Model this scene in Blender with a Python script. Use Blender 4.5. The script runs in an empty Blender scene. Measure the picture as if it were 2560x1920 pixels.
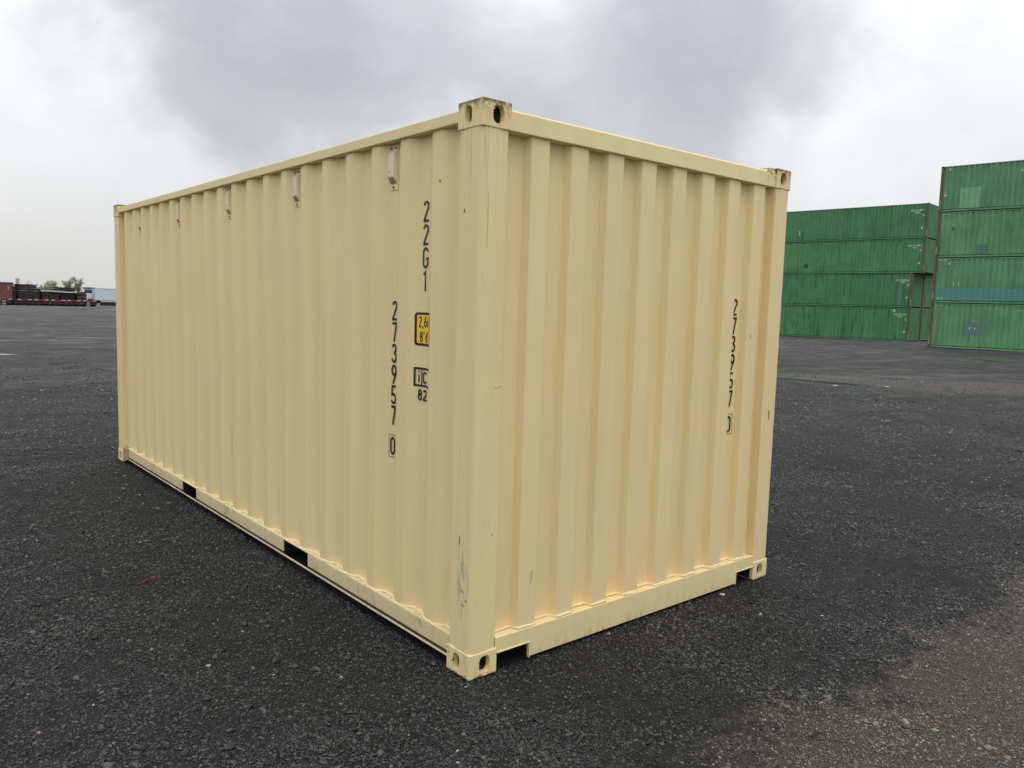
import bpy, bmesh, math, random
from mathutils import Vector, Matrix, noise as mnoise

random.seed(7)
S = bpy.context.scene
COL = S.collection
rad = math.radians

# ------------------------------------------------------------------ camera
cam_data = bpy.data.cameras.new('camera')
cam = bpy.data.objects.new('camera', cam_data)
COL.objects.link(cam)
CAM = Vector((-2.1010, -2.7264, 1.7169))
rx = Vector((0.764874, -0.643519, 0.029167))
dn = Vector((-0.042395, -0.095465, -0.994530))
fw = Vector((0.642783, 0.759453, -0.100301))
cam.matrix_world = Matrix((
    (rx.x, -dn.x, -fw.x, CAM.x),
    (rx.y, -dn.y, -fw.y, CAM.y),
    (rx.z, -dn.z, -fw.z, CAM.z),
    (0, 0, 0, 1)))
cam_data.sensor_width = 36.0
cam_data.lens = 1969.39 / 2560 * 36.0
cam_data.clip_start = 0.05
cam_data.clip_end = 6000
S.camera = cam

# ------------------------------------------------------------------ exposure
S.view_settings.view_transform = 'Standard'
S.view_settings.look = 'None'
S.view_settings.exposure = 0.15
S.view_settings.gamma = 1.0
S.view_settings.use_curve_mapping = False
S.cycles.max_bounces = 8
S.cycles.use_denoising = True

# ------------------------------------------------------------------ node helper
class NT:
    def __init__(self, tree):
        self.t = tree; self.n = tree.nodes; self.l = tree.links
    def add(self, kind, **kw):
        n = self.n.new(kind)
        for k, v in kw.items():
            setattr(n, k, v)
        return n
    def put(self, sock, v):
        if hasattr(v, 'is_output'):
            self.l.new(v, sock)
        else:
            sock.default_value = v
    def math(self, op, a, b=0.0, c=None, clamp=False):
        n = self.add('ShaderNodeMath', operation=op, use_clamp=clamp)
        self.put(n.inputs[0], a); self.put(n.inputs[1], b)
        if c is not None: self.put(n.inputs[2], c)
        return n.outputs[0]
    def vmath(self, op, a, b=(0, 0, 0)):
        n = self.add('ShaderNodeVectorMath', operation=op)
        self.put(n.inputs[0], a); self.put(n.inputs[1], b)
        return n.outputs[0]
    def noise(self, vec, scale=1.0, detail=2.0, rough=0.5, dist=0.0, out=0):
        n = self.add('ShaderNodeTexNoise')
        self.put(n.inputs['Vector'], vec); self.put(n.inputs['Scale'], scale)
        self.put(n.inputs['Detail'], detail); self.put(n.inputs['Roughness'], rough)
        self.put(n.inputs['Distortion'], dist)
        return n.outputs[out]
    def voro(self, vec, scale, feature='F1', rnd=1.0):
        n = self.add('ShaderNodeTexVoronoi', feature=feature)
        self.put(n.inputs['Vector'], vec); self.put(n.inputs['Scale'], scale)
        self.put(n.inputs['Randomness'], rnd)
        return n
    def ramp(self, f, *stops, interp='LINEAR'):
        n = self.add('ShaderNodeValToRGB')
        cr = n.color_ramp; cr.interpolation = interp
        while len(cr.elements) < len(stops): cr.elements.new(0.5)
        for e, (p, c) in zip(cr.elements, stops):
            e.position = p
            e.color = (*c, 1) if isinstance(c, tuple) else (c, c, c, 1)
        self.put(n.inputs['Fac'], f)
        return n.outputs['Color']
    def smooth(self, v, a, b, to0=0.0, to1=1.0):
        n = self.add('ShaderNodeMapRange', interpolation_type='SMOOTHSTEP')
        self.put(n.inputs['Value'], v); self.put(n.inputs['From Min'], a); self.put(n.inputs['From Max'], b)
        self.put(n.inputs['To Min'], to0); self.put(n.inputs['To Max'], to1)
        return n.outputs['Result']
    def mix(self, f, a, b, blend='MIX'):
        n = self.add('ShaderNodeMix', data_type='RGBA', blend_type=blend)
        self.put(n.inputs['Factor'], f)
        self.put(n.inputs['A'], (*a, 1) if isinstance(a, tuple) and len(a) == 3 else a)
        self.put(n.inputs['B'], (*b, 1) if isinstance(b, tuple) and len(b) == 3 else b)
        return n.outputs['Result']
    def sep(self, v):
        n = self.add('ShaderNodeSeparateXYZ'); self.put(n.inputs[0], v)
        return n.outputs[0], n.outputs[1], n.outputs[2]
    def comb(self, x, y, z):
        n = self.add('ShaderNodeCombineXYZ')
        self.put(n.inputs[0], x); self.put(n.inputs[1], y); self.put(n.inputs[2], z)
        return n.outputs[0]
    def bump(self, h, strength=0.3, dist=0.01, normal=None):
        n = self.add('ShaderNodeBump')
        self.put(n.inputs['Height'], h); n.inputs['Strength'].default_value = strength
        n.inputs['Distance'].default_value = dist
        if normal is not None: self.put(n.inputs['Normal'], normal)
        return n.outputs[0]

# ------------------------------------------------------------------ world: overcast sky
SUN_EL, SUN_AZ = rad(70), rad(264)     # azimuth of the sun's direction in the xy plane
w = bpy.data.worlds.new('World'); S.world = w; w.use_nodes = True
nt = NT(w.node_tree); nt.n.clear()
tc = nt.add('ShaderNodeTexCoord')
d = nt.vmath('NORMALIZE', tc.outputs['Generated'])
dx, dy, dz = nt.sep(d)
zc = nt.math('MAXIMUM', dz, 0.0)
el = nt.math('MULTIPLY', nt.math('ARCSINE', dz), 180 / math.pi)
az = nt.math('MULTIPLY', nt.math('ARCTAN2', dy, dx), 180 / math.pi)
d3 = nt.comb(dx, dy, nt.math('MULTIPLY', dz, 1.35))
big = nt.noise(d3, 2.6, 3.0, 0.5)
fine = nt.noise(d3, 6.5, 6.0, 0.55, 0.25)
# the cloud bank: dark masses with ragged rims on a pale overcast sheet
def blob(caz, cel, raz, rel):
    a = nt.math('DIVIDE', nt.math('SUBTRACT', az, caz), raz)
    b = nt.math('DIVIDE', nt.math('SUBTRACT', el, cel), rel)
    r = nt.math('SQRT', nt.math('ADD', nt.math('MULTIPLY', a, a), nt.math('MULTIPLY', b, b)))
    return nt.math('SUBTRACT', 1.35, r)
b1 = blob(64.5, 18.5, 15.5, 9.4)
b2 = blob(37.5, 19.0, 10.0, 11.0)
b3 = blob(50.5, 14.5, 15.0, 10.5)
b4 = blob(-60.0, 25.0, 40.0, 14.0)
b5 = blob(170.0, 30.0, 45.0, 15.0)
bl = nt.math('SMOOTH_MAX', nt.math('SMOOTH_MAX', b1, b2, 0.7), nt.math('MULTIPLY', b3, 0.55), 0.6)
bl = nt.math('MAXIMUM', bl, nt.math('MAXIMUM', b4, b5))
over = nt.math('MULTIPLY', nt.smooth(el, 24.0, 55.0), nt.smooth(big, 0.38, 0.6))
bl = nt.math('MAXIMUM', bl, nt.math('MULTIPLY', over, 0.6))
rag = nt.math('MULTIPLY', nt.math('SUBTRACT', fine, 0.5), 1.3)
rag2 = nt.math('MULTIPLY', nt.math('SUBTRACT', big, 0.5), 0.7)
cl = nt.math('ADD', nt.math('ADD', bl, rag), rag2)
dark = nt.smooth(cl, 0.05, 0.85)
pale = nt.mix(nt.smooth(nt.noise(d3, 5.0, 4.0, 0.5), 0.3, 0.7), (0.79, 0.805, 0.825), (0.89, 0.90, 0.91))
horizon = nt.mix(nt.smooth(az, 40.0, 85.0), (0.83, 0.84, 0.855), (0.84, 0.837, 0.81))
pale = nt.mix(nt.smooth(el, 0.5, 9.0), horizon, pale)
tone = nt.mix(nt.smooth(fine, 0.35, 0.65), (0.42, 0.435, 0.452), (0.50, 0.512, 0.53))
cloud = nt.mix(dark, pale, tone)
# standard overcast luminance law, L = Lz (1 + 2 sin(el)) / 3, taken relative to ten degrees up
cie = nt.math('DIVIDE', nt.math('ADD', 1.0, nt.math('MULTIPLY', zc, 2.0)), 1.35)
cv = nt.add('ShaderNodeMix', data_type='RGBA', blend_type='MULTIPLY')
cv.inputs['Factor'].default_value = 1.0
nt.put(cv.inputs['A'], cloud)
nt.put(cv.inputs['B'], nt.comb(cie, cie, cie))
sky = nt.add('ShaderNodeTexSky', sky_type='NISHITA', sun_disc=False)
sky.sun_elevation = SUN_EL
sky.sun_rotation = rad(90) - SUN_AZ
sky.altitude = 10; sky.dust_density = 3.0
K = 0.1
c10 = nt.add('ShaderNodeMix', data_type='RGBA', blend_type='MULTIPLY')
c10.inputs['Factor'].default_value = 1.0
nt.put(c10.inputs['A'], cv.outputs['Result'])
c10.inputs['B'].default_value = (1 / K, 1 / K, 1 / K, 1)
skymix = nt.mix(0.96, sky.outputs['Color'], c10.outputs['Result'])
bg = nt.add('ShaderNodeBackground'); bg.inputs['Strength'].default_value = K
nt.put(bg.inputs['Color'], skymix)
wo = nt.add('ShaderNodeOutputWorld'); nt.l.new(bg.outputs[0], wo.inputs['Surface'])

sun_d = bpy.data.lights.new('sun', 'SUN')
sun_d.energy = 0.6; sun_d.angle = rad(30); sun_d.color = (1.0, 0.965, 0.91)
sun = bpy.data.objects.new('sun', sun_d); COL.objects.link(sun)
sd = Vector((math.cos(SUN_EL) * math.cos(SUN_AZ), math.cos(SUN_EL) * math.sin(SUN_AZ), math.sin(SUN_EL)))
sun.rotation_euler = sd.to_track_quat('Z', 'Y').to_euler()
sun.location = sd * 50

# ------------------------------------------------------------------ mesh helpers
def bx(bm, x0, x1, y0, y1, z0, z1):
    v = [bm.verts.new((x, y, z)) for z in (z0, z1) for y in (y0, y1) for x in (x0, x1)]
    for f in ((0, 2, 3, 1), (4, 5, 7, 6), (0, 1, 5, 4), (2, 6, 7, 3), (0, 4, 6, 2), (1, 3, 7, 5)):
        bm.faces.new([v[i] for i in f])
    return v

def prism(bm, pts, axis, a, b):
    """outline pts (2D) pushed along an axis from a to b"""
    def P(q, t):
        return {'x': (t, q[0], q[1]), 'y': (q[0], t, q[1]), 'z': (q[0], q[1], t)}[axis]
    A = [bm.verts.new(P(q, a)) for q in pts]; B = [bm.verts.new(P(q, b)) for q in pts]
    n = len(pts)
    fs = [bm.faces.new(A), bm.faces.new(B[::-1])]
    for i in range(n):
        fs.append(bm.faces.new((A[i], B[i], B[(i + 1) % n], A[(i + 1) % n])))
    bmesh.ops.recalc_face_normals(bm, faces=fs)

def tube(bm, a, b, r0, r1=None, n=8):
    r1 = r0 if r1 is None else r1
    a, b = Vector(a), Vector(b); z = (b - a).normalized()
    x = z.orthogonal().normalized(); y = z.cross(x)
    A, B = [], []
    for i in range(n):
        t = 2 * math.pi * i / n; o = x * math.cos(t) + y * math.sin(t)
        A.append(bm.verts.new(a + o * r0)); B.append(bm.verts.new(b + o * r1))
    for i in range(n):
        bm.faces.new((A[i], A[(i + 1) % n], B[(i + 1) % n], B[i]))
    bm.faces.new(A[::-1]); bm.faces.new(B)

def to_mesh(name, bm):
    me = bpy.data.meshes.new(name); bm.to_mesh(me); bm.free()
    return me

def obj(name, geo, mat=None, parent=None, bevel=0.0):
    me = geo if isinstance(geo, bpy.types.Mesh) else to_mesh(name, geo)
    o = bpy.data.objects.new(name, me); COL.objects.link(o)
    if mat is not None:
        if not me.materials: me.materials.append(mat)
        if me.materials[0] != mat:
            o.material_slots[0].link = 'OBJECT'; o.material_slots[0].material = mat
    if parent is not None: o.parent = parent
    if bevel:
        m = o.modifiers.new('edge', 'BEVEL'); m.width = bevel; m.segments = 2
        m.limit_method = 'ANGLE'; m.angle_limit = rad(40); m.harden_normals = False
    return o

def tag(o, label=None, cat=None, group=None, kind=None):
    if label: o['label'] = label
    if cat: o['category'] = cat
    if group: o['group'] = group
    if kind: o['kind'] = kind
    return o

def thing(name, label, cat, loc=(0, 0, 0), rotz=0.0, group=None):
    o = bpy.data.objects.new(name, None); COL.objects.link(o)
    o.empty_display_size = 0.3
    o.location = loc; o.rotation_euler = (0, 0, rotz)
    return tag(o, label, cat, group)

def smooth_mesh(o):
    for f in o.data.polygons: f.use_smooth = True

# ------------------------------------------------------------------ materials
def new_mat(name):
    m = bpy.data.materials.new(name); m.use_nodes = True
    nt = NT(m.node_tree); nt.n.clear()
    b = nt.add('ShaderNodeBsdfPrincipled'); o = nt.add('ShaderNodeOutputMaterial')
    nt.l.new(b.outputs[0], o.inputs['Surface'])
    return m, nt, b

def plain(name, col, rough=0.6, metal=0.0, var=0.12, scale=6.0):
    m, nt, b = new_mat(name)
    g = nt.add('ShaderNodeNewGeometry')
    n = nt.noise(g.outputs['Position'], scale, 4.0, 0.6)
    c = nt.mix(n, tuple(x * (1 - var) for x in col), tuple(min(1, x * (1 + var)) for x in col))
    nt.put(b.inputs['Base Color'], c)
    b.inputs['Roughness'].default_value = rough; b.inputs['Metallic'].default_value = metal
    return m

TAN = (0.820, 0.664, 0.362)
RUST = (0.085, 0.032, 0.015)

def tan_paint(name, wear=0.0, rim=False, grime=False, dents=0.0, base=TAN):
    m, nt, b = new_mat(name)
    g = nt.add('ShaderNodeNewGeometry'); P = g.outputs['Position']
    x, y, z = nt.sep(P)
    sv = nt.comb(nt.math('MULTIPLY', x, 9.0), nt.math('MULTIPLY', y, 9.0), nt.math('MULTIPLY', z, 0.5))
    streak = nt.noise(sv, 1.0, 4.0, 0.55)
    blot = nt.noise(P, 1.7, 3.0, 0.5)
    c = nt.mix(nt.smooth(streak, 0.3, 0.7), tuple(v * 0.94 for v in base), tuple(min(1, v * 1.03) for v in base))
    c = nt.mix(nt.smooth(blot, 0.3, 0.75), c, (base[0] * 1.01, base[1] * 0.985, base[2] * 0.94))
    # tiny chips through the paint
    chip = nt.smooth(nt.noise(P, 38.0, 2.0, 0.5), 0.80 - 0.02 * (wear > 0), 0.815 - 0.02 * (wear > 0))
    c = nt.mix(nt.math('MULTIPLY', chip, 0.75), c, RUST)
    if wear:
        rn = nt.noise(nt.comb(nt.math('MULTIPLY', x, 55.0), nt.math('MULTIPLY', y, 55.0), nt.math('MULTIPLY', z, 1.1)), 1.0, 3.0, 0.5)
        rf = nt.math('MULTIPLY', nt.smooth(rn, 0.55, 0.70), nt.smooth(z, 1.95, 2.46))
        c = nt.mix(nt.math('MULTIPLY', rf, 0.45), c, (0.45, 0.27, 0.11))
        # rubbed strips: vertical scrapes gathered in bands up the post
        wv = nt.comb(nt.math('MULTIPLY', x, 60.0), nt.math('MULTIPLY', y, 60.0), nt.math('MULTIPLY', z, 7.0))
        sc = nt.noise(wv, 1.0, 5.0, 0.65)
        band = nt.smooth(nt.noise(nt.comb(nt.math('MULTIPLY', x, 5.0), nt.math('MULTIPLY', y, 5.0), z), 1.9, 2.0, 0.5), 0.50, 0.66)
        low = nt.math('MULTIPLY', nt.smooth(z, 1.5, 0.95), nt.smooth(z, 0.20, 0.36))
        low = nt.math('MULTIPLY', low, nt.smooth(nt.math('ABSOLUTE', nt.math('SUBTRACT', y, 0.072)), 0.055, 0.03))
        low = nt.math('MULTIPLY', low, nt.smooth(x, 0.03, 0.01))
        band = nt.math('ADD', nt.math('MULTIPLY', band, 0.45), nt.math('MULTIPLY', low, 0.9), clamp=True)
        bars = nt.noise(nt.comb(nt.math('MULTIPLY', x, 30.0), nt.math('MULTIPLY', y, 48.0), nt.math('MULTIPLY', z, 11.0)), 1.0, 5.0, 0.7)
        blotch = nt.math('MULTIPLY', nt.smooth(bars, 0.47, 0.58), nt.math('MULTIPLY', low, nt.smooth(nt.math('ABSOLUTE', nt.math('SUBTRACT', z, 0.47)), 0.20, 0.05)))
        c = nt.mix(nt.math('MULTIPLY', blotch, 0.7), c, nt.mix(nt.smooth(bars, 0.58, 0.66), (0.46, 0.41, 0.31), (0.15, 0.13, 0.115)))
        f = nt.math('MULTIPLY', nt.smooth(sc, 0.60, 0.68), band)
        c = nt.mix(nt.math('MULTIPLY', f, 0.6 * wear), c, (0.20, 0.165, 0.115))
        pale = nt.math('MULTIPLY', nt.smooth(sc, 0.36, 0.28), band)
        c = nt.mix(nt.math('MULTIPLY', pale, 0.8 * wear), c, (0.72, 0.64, 0.47))
    if rim:
        n1 = nt.noise(P, 26.0, 5.0, 0.65)
        top = nt.math('ADD', nt.math('DIVIDE', nt.math('SUBTRACT', z, 2.591), 0.045), nt.math('MULTIPLY', n1, 2.5))
        bot = nt.math('ADD', nt.math('DIVIDE', nt.math('SUBTRACT', 0.0, z), 0.028), nt.math('MULTIPLY', n1, 2.0))
        side = nt.math('ADD', nt.math('MULTIPLY', n1, 1.0), nt.math('MULTIPLY', nt.noise(P, 7.0, 2.0), 0.6))
        f = nt.math('MAXIMUM', nt.smooth(top, 0.75, 1.05), nt.math('MAXIMUM', nt.smooth(bot, 0.6, 0.95), nt.smooth(side, 1.0, 1.06)))
        c = nt.mix(nt.math('MULTIPLY', f, 0.88), c, nt.mix(nt.noise(P, 60.0, 3.0), (0.055, 0.03, 0.028), (0.16, 0.062, 0.028)))
        worn = nt.math('MULTIPLY', nt.smooth(nt.noise(P, 16.0, 6.0, 0.72), 0.47, 0.57), nt.smooth(z, 2.47, 2.60))
        c = nt.mix(nt.math('MULTIPLY', worn, 0.75), c, (0.30, 0.19, 0.115))
        stain = nt.smooth(nt.noise(nt.comb(nt.math('MULTIPLY', x, 40.0), nt.math('MULTIPLY', y, 40.0), nt.math('MULTIPLY', z, 9.0)), 1.0, 3.0), 0.52, 0.75)
        c = nt.mix(nt.math('MULTIPLY', stain, 0.35), c, (0.42, 0.27, 0.14))
    if grime:
        gv = nt.comb(nt.math('MULTIPLY', x, 30.0), nt.math('MULTIPLY', y, 30.0), nt.math('MULTIPLY', z, 16.0))
        gn = nt.noise(gv, 1.0, 6.0, 0.7)
        patch = nt.smooth(nt.noise(P, 1.6, 3.0, 0.5), 0.47, 0.63)
        f = nt.math('MULTIPLY', nt.smooth(gn, 0.53, 0.64), patch)
        if grime == 'low': f = nt.math('MULTIPLY', f, nt.smooth(z, 0.07, 0.02))
        c = nt.mix(nt.math('MULTIPLY', f, 0.7), c, (0.16, 0.125, 0.085))
        dust = nt.smooth(z, 0.17, 0.03)
        dn_ = nt.math('MULTIPLY', dust, nt.smooth(gn, 0.3, 0.8))
        c = nt.mix(nt.math('MULTIPLY', dn_, 0.35), c, (0.40, 0.34, 0.25))
    nt.put(b.inputs['Base Color'], c)
    r = nt.math('ADD', 0.42, nt.math('MULTIPLY', streak, 0.14))
    nt.put(b.inputs['Roughness'], r)
    b.inputs['Specular IOR Level'].default_value = 0.35
    h = nt.math('ADD', nt.math('MULTIPLY', nt.noise(P, 1.1, 2.0, 0.5), 1.0 + dents), nt.math('MULTIPLY', nt.noise(P, 90.0, 2.0, 0.5), 0.012))
    nt.put(b.inputs['Normal'], nt.bump(h, 0.35, 0.02))
    return m

M_PANEL = tan_paint('tan_panel_paint', dents=0.6)
M_RAIL = tan_paint('tan_rail_paint', grime=True, base=(0.72, 0.605, 0.365))
M_SILL = tan_paint('tan_sill_paint', grime='low')
M_POST = tan_paint('tan_post_paint', wear=1.0)
M_CAST = tan_paint('tan_casting_paint', rim=True)
M_HEAD = tan_paint('tan_header_paint')
M_VENT = tan_paint('tan_vent_plastic', base=(0.80, 0.685, 0.45))
M_INK = plain('black_lettering', (0.012, 0.010, 0.011), 0.55)
M_INKF = plain('faded_lettering', (0.035, 0.030, 0.034), 0.6)
M_YEL = plain('yellow_sticker', (0.92, 0.57, 0.045), 0.45, var=0.04)
M_DARK = plain('shade_black_steel', (0.012, 0.011, 0.010), 0.9)  # near-black paints in the shade of pockets, casting holes and tier slots
M_UNDER = plain('brown_underframe', (0.055, 0.038, 0.026), 0.85, var=0.4, scale=20)
M_INNER = plain('shaded_casting_inside', (0.060, 0.046, 0.030), 0.85, var=0.4, scale=30)  # dark tone puts the shade of the enclosed cavity into its colour
M_STAIN = tan_paint('stained_gusset_paint', grime=True, base=(0.42, 0.31, 0.165))
M_BOLT = plain('dull_bolt', (0.30, 0.245, 0.16), 0.5)
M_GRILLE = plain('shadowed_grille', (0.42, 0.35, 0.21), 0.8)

# ------------------------------------------------------------------ ground height
def ground_base(x, y):
    h = -0.0068 * max(0.0, min(y, 260.0) - 10.0)
    h -= 0.006 * max(0.0, min(x, 75.0) - 42.0)
    return h

def ground_z(x, y):
    h = ground_base(x, y)
    # flat pad under and next to the tan container, ruts and bumps beyond
    ddx = max(0.0, -x, x - 2.44); ddy = max(0.0, -y, y - 6.06)
    dd = math.hypot(ddx, ddy)
    k = min(1.0, max(0.0, (dd - 0.02) / 0.9))
    far = min(1.0, max(0.0, (60.0 - math.hypot(x, y)) / 45.0))
    a = mnoise.noise(Vector((x * 0.45, y * 0.8, 3.1))) * 0.022
    a += mnoise.noise(Vector((x * 1.7, y * 2.4, 9.0))) * 0.010
    a += mnoise.noise(Vector((x * 5.0, y * 5.0, 1.0))) * 0.005
    if x < 6 and y > 6.5:       # shallow wheel ruts across the left of the yard
        t = (y + 0.35 * x)
        a += 0.03 * max(0.0, math.sin(t * 2.1)) ** 6 * (0.5 + mnoise.noise(Vector((x * 0.8, y * 0.5, 0))))
    return h + a * k * far - 0.004 * (1 - k)

def axis(lo_f, hi_f, step, lo, hi, grow=1.22):
    v = []
    n = int(round((hi_f - lo_f) / step))
    v = [lo_f + i * step for i in range(n + 1)]
    s = step; q = hi_f
    while q < hi:
        s *= grow; q += s; v.append(min(q, hi))
    s = step; q = lo_f
    while q > lo:
        s *= grow; q -= s; v.insert(0, max(q, lo))
    return v

def build_ground():
    xs = axis(-4.0, 12.0, 0.10, -1800.0, 1800.0)
    ys = axis(-4.0, 16.0, 0.10, -400.0, 3000.0)
    nx, ny = len(xs), len(ys)
    verts = [(x, y, ground_z(x, y)) for y in ys for x in xs]
    faces = [(j * nx + i, j * nx + i + 1, (j + 1) * nx + i + 1, (j + 1) * nx + i) for j in range(ny - 1) for i in range(nx - 1)]
    me = bpy.data.meshes.new('ground'); me.from_pydata(verts, [], faces)
    for f in me.polygons: f.use_smooth = True
    return me

def sand_mask(nt, P, x, y):
    """the paler, sandier ground in front of the end wall, and a dusty track farther out"""
    wob = nt.noise(P, 0.9, 5.0, 0.6)
    wob2 = nt.noise(P, 4.5, 5.0, 0.65)
    ww = nt.math('ADD', nt.math('MULTIPLY', nt.math('SUBTRACT', wob, 0.5), 1.1), nt.math('MULTIPLY', nt.math('SUBTRACT', wob2, 0.5), 1.1))
    yy = nt.math('ADD', nt.math('ADD', y, nt.math('MULTIPLY', x, 0.0)), ww)
    near = nt.smooth(nt.math('ADD', yy, nt.math('MULTIPLY', nt.math('SUBTRACT', nt.noise(P, 24.0, 3.0, 0.6), 0.5), 0.9)), -0.92, -1.28)
    near = nt.math('MULTIPLY', near, nt.smooth(nt.math('ADD', x, ww), -0.3, 0.7))
    t = nt.math('SUBTRACT', 8.8, y)
    cx = nt.math('ADD', 17.2, nt.math('MULTIPLY', t, 0.56))
    hw = nt.math('ADD', 1.4, nt.math('MULTIPLY', nt.math('MAXIMUM', t, 0.0), 0.25))
    ww = nt.math('ADD', ww, nt.math('MULTIPLY', nt.math('SUBTRACT', nt.noise(P, 0.33, 6.0, 0.7), 0.5), 4.0))
    q = nt.math('DIVIDE', nt.math('ABSOLUTE', nt.math('SUBTRACT', nt.math('ADD', x, nt.math('MULTIPLY', ww, 1.2)), cx)), hw)
    track = nt.math('MULTIPLY', nt.smooth(q, 1.5, 0.55), nt.smooth(x, 10.0, 14.0))
    return near, track

def ground_material():
    m, nt, b = new_mat('black_gravel_ground')
    g = nt.add('ShaderNodeNewGeometry'); P = g.outputs['Position']
    x, y, z = nt.sep(P)
    flat = nt.comb(x, y, 0.0)
    v1 = nt.voro(flat, 115.0); v2 = nt.voro(flat, 260.0)
    r1 = nt.sep(v1.outputs['Color'])[0]; r2 = nt.sep(v2.outputs['Color'])[1]
    c1 = nt.ramp(r1, (0.0, 0.006), (0.5, 0.018), (0.85, 0.036), (0.97, 0.055), (0.99, 0.09), (1.0, 0.24))
    c2 = nt.ramp(r2, (0.0, 0.008), (0.6, 0.022), (0.95, 0.048), (1.0, 0.11))
    c = nt.mix(0.45, c1, c2)
    pat = nt.noise(P, 0.35, 5.0, 0.6); pat2 = nt.noise(P, 2.2, 5.0, 0.62)
    k = nt.math('ADD', nt.math('MULTIPLY', nt.smooth(pat, 0.3, 0.72), 0.55), nt.math('MULTIPLY', nt.smooth(pat2, 0.3, 0.7), 0.55))
    k = nt.math('ADD', k, 0.5)
    c = nt.mix(1.0, c, nt.comb(k, k, k), 'MULTIPLY')
    cl = nt.ramp(nt.noise(nt.vmath('ADD', flat, (5.0, 2.0, 0.0)), 9.0, 8.0, 0.72), (0.36, 0.30), (0.50, 0.85), (0.62, 1.45), (0.74, 2.3))
    c = nt.mix(0.85, c, cl, 'MULTIPLY')
    near, track = sand_mask(nt, flat, x, y)
    sandc = nt.mix(r2, (0.075, 0.064, 0.052), (0.19, 0.168, 0.138))
    sandc = nt.mix(nt.smooth(r1, 0.95, 0.99), sandc, (0.33, 0.31, 0.27))
    c = nt.mix(nt.math('MULTIPLY', near, 0.72), c, sandc)
    trackc = nt.mix(r1, (0.115, 0.104, 0.092), (0.22, 0.20, 0.175))
    c = nt.mix(nt.math('MULTIPLY', track, 0.75), c, trackc)
    # out in the yard grazing sheen is painted in as paler grey, with damp streaks
    dist = nt.math('SQRT', nt.math('ADD', nt.math('MULTIPLY', x, x), nt.math('MULTIPLY', y, y)))
    yard = nt.smooth(dist, 4.0, 20.0)
    yd = nt.noise(nt.comb(nt.math('MULTIPLY', x, 0.10), nt.math('MULTIPLY', y, 0.22), 0.0), 1.0, 6.0, 0.62)
    yc = nt.mix(nt.smooth(yd, 0.30, 0.70), (0.070, 0.070, 0.069), (0.135, 0.133, 0.129))
    clod2 = nt.noise(nt.comb(nt.math('MULTIPLY', x, 1.0), nt.math('MULTIPLY', y, 1.0), 4.0), 3.2, 9.0, 0.75)
    yc = nt.mix(0.85, yc, nt.ramp(clod2, (0.36, 0.30), (0.50, 0.9), (0.66, 1.75)), 'MULTIPLY')
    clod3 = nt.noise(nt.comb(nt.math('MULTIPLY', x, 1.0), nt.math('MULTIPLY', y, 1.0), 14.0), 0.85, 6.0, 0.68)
    yc = nt.mix(0.9, yc, nt.ramp(clod3, (0.36, 0.32), (0.47, 0.85), (0.54, 1.05), (0.66, 1.9)), 'MULTIPLY')  # hollows of the yard bump darkened in colour as painted crevice shade
    yc = nt.mix(nt.math('MULTIPLY', nt.smooth(r1, 0.2, 1.0), 0.3), yc, c1)
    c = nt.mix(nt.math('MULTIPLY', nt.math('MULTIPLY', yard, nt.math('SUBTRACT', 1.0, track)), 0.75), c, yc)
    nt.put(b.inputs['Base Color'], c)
    damp = nt.smooth(nt.noise(nt.comb(nt.math('MULTIPLY', x, 0.11), nt.math('MULTIPLY', y, 0.3), 2.0), 1.0, 5.0, 0.6), 0.56, 0.68)
    rr = nt.math('SUBTRACT', nt.math('ADD', 0.62, nt.math('MULTIPLY', r1, 0.22)), nt.math('MULTIPLY', nt.math('MULTIPLY', damp, yard), 0.30))
    nt.put(b.inputs['Roughness'], rr)
    b.inputs['Specular IOR Level'].default_value = 0.4
    h = nt.math('ADD', nt.math('MULTIPLY', v1.outputs['Distance'], -1.0), nt.math('MULTIPLY', v2.outputs['Distance'], -0.45))
    clod = nt.noise(flat, 11.0, 8.0, 0.72)
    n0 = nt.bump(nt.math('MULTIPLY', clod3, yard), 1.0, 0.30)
    n1 = nt.bump(clod, 1.0, 0.10, n0)
    nt.put(b.inputs['Normal'], nt.bump(h, 1.0, 0.016, n1))
    return m

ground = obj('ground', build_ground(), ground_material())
tag(ground, 'black crushed gravel yard floor with paler sandy patches', None, None, 'structure')

# puddles and wet streaks lying on the yard
def puddle_material():
    m, nt, b = new_mat('puddle_water')
    g = nt.add('ShaderNodeNewGeometry')
    b.inputs['Base Color'].default_value = (0.02, 0.021, 0.021, 1)
    b.inputs['Roughness'].default_value = 0.10
    b.inputs['IOR'].default_value = 1.33
    nt.put(b.inputs['Normal'], nt.bump(nt.noise(g.outputs['Position'], 6.0, 2.0), 0.05, 0.01))
    return m
M_WATER = puddle_material()
def puddle(cx, cy, lx, ly, rot, seed):
    rnd = random.Random(seed); bm = bmesh.new(); vs = []
    n = 40; ph = [rnd.uniform(0, 6.28) for _ in range(4)]
    hz = max(ground_z(cx + ax * lx, cy + ay * ly) for ax in (-.6, 0, .6) for ay in (-.6, 0, .6))
    for i in range(n):
        t = 2 * math.pi * i / n
        r = 1 + 0.22 * math.sin(2 * t + ph[0]) + 0.16 * math.sin(3 * t + ph[1]) + 0.10 * math.sin(7 * t + ph[2]) + 0.06 * math.sin(11 * t + ph[3])
        px, py = lx * r * math.cos(t), ly * r * math.sin(t)
        vs.append((px * math.cos(rot) - py * math.sin(rot), px * math.sin(rot) + py * math.cos(rot)))
    va = [bm.verts.new((cx + q[0], cy + q[1], ground_base(cx + q[0], cy + q[1]) - ground_base(cx, cy) + hz + 0.004)) for q in vs]
    bm.faces.new(va)
    o = obj('puddle', bm, M_WATER)
    tag(o, None, None, None, 'structure')
    return o
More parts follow.
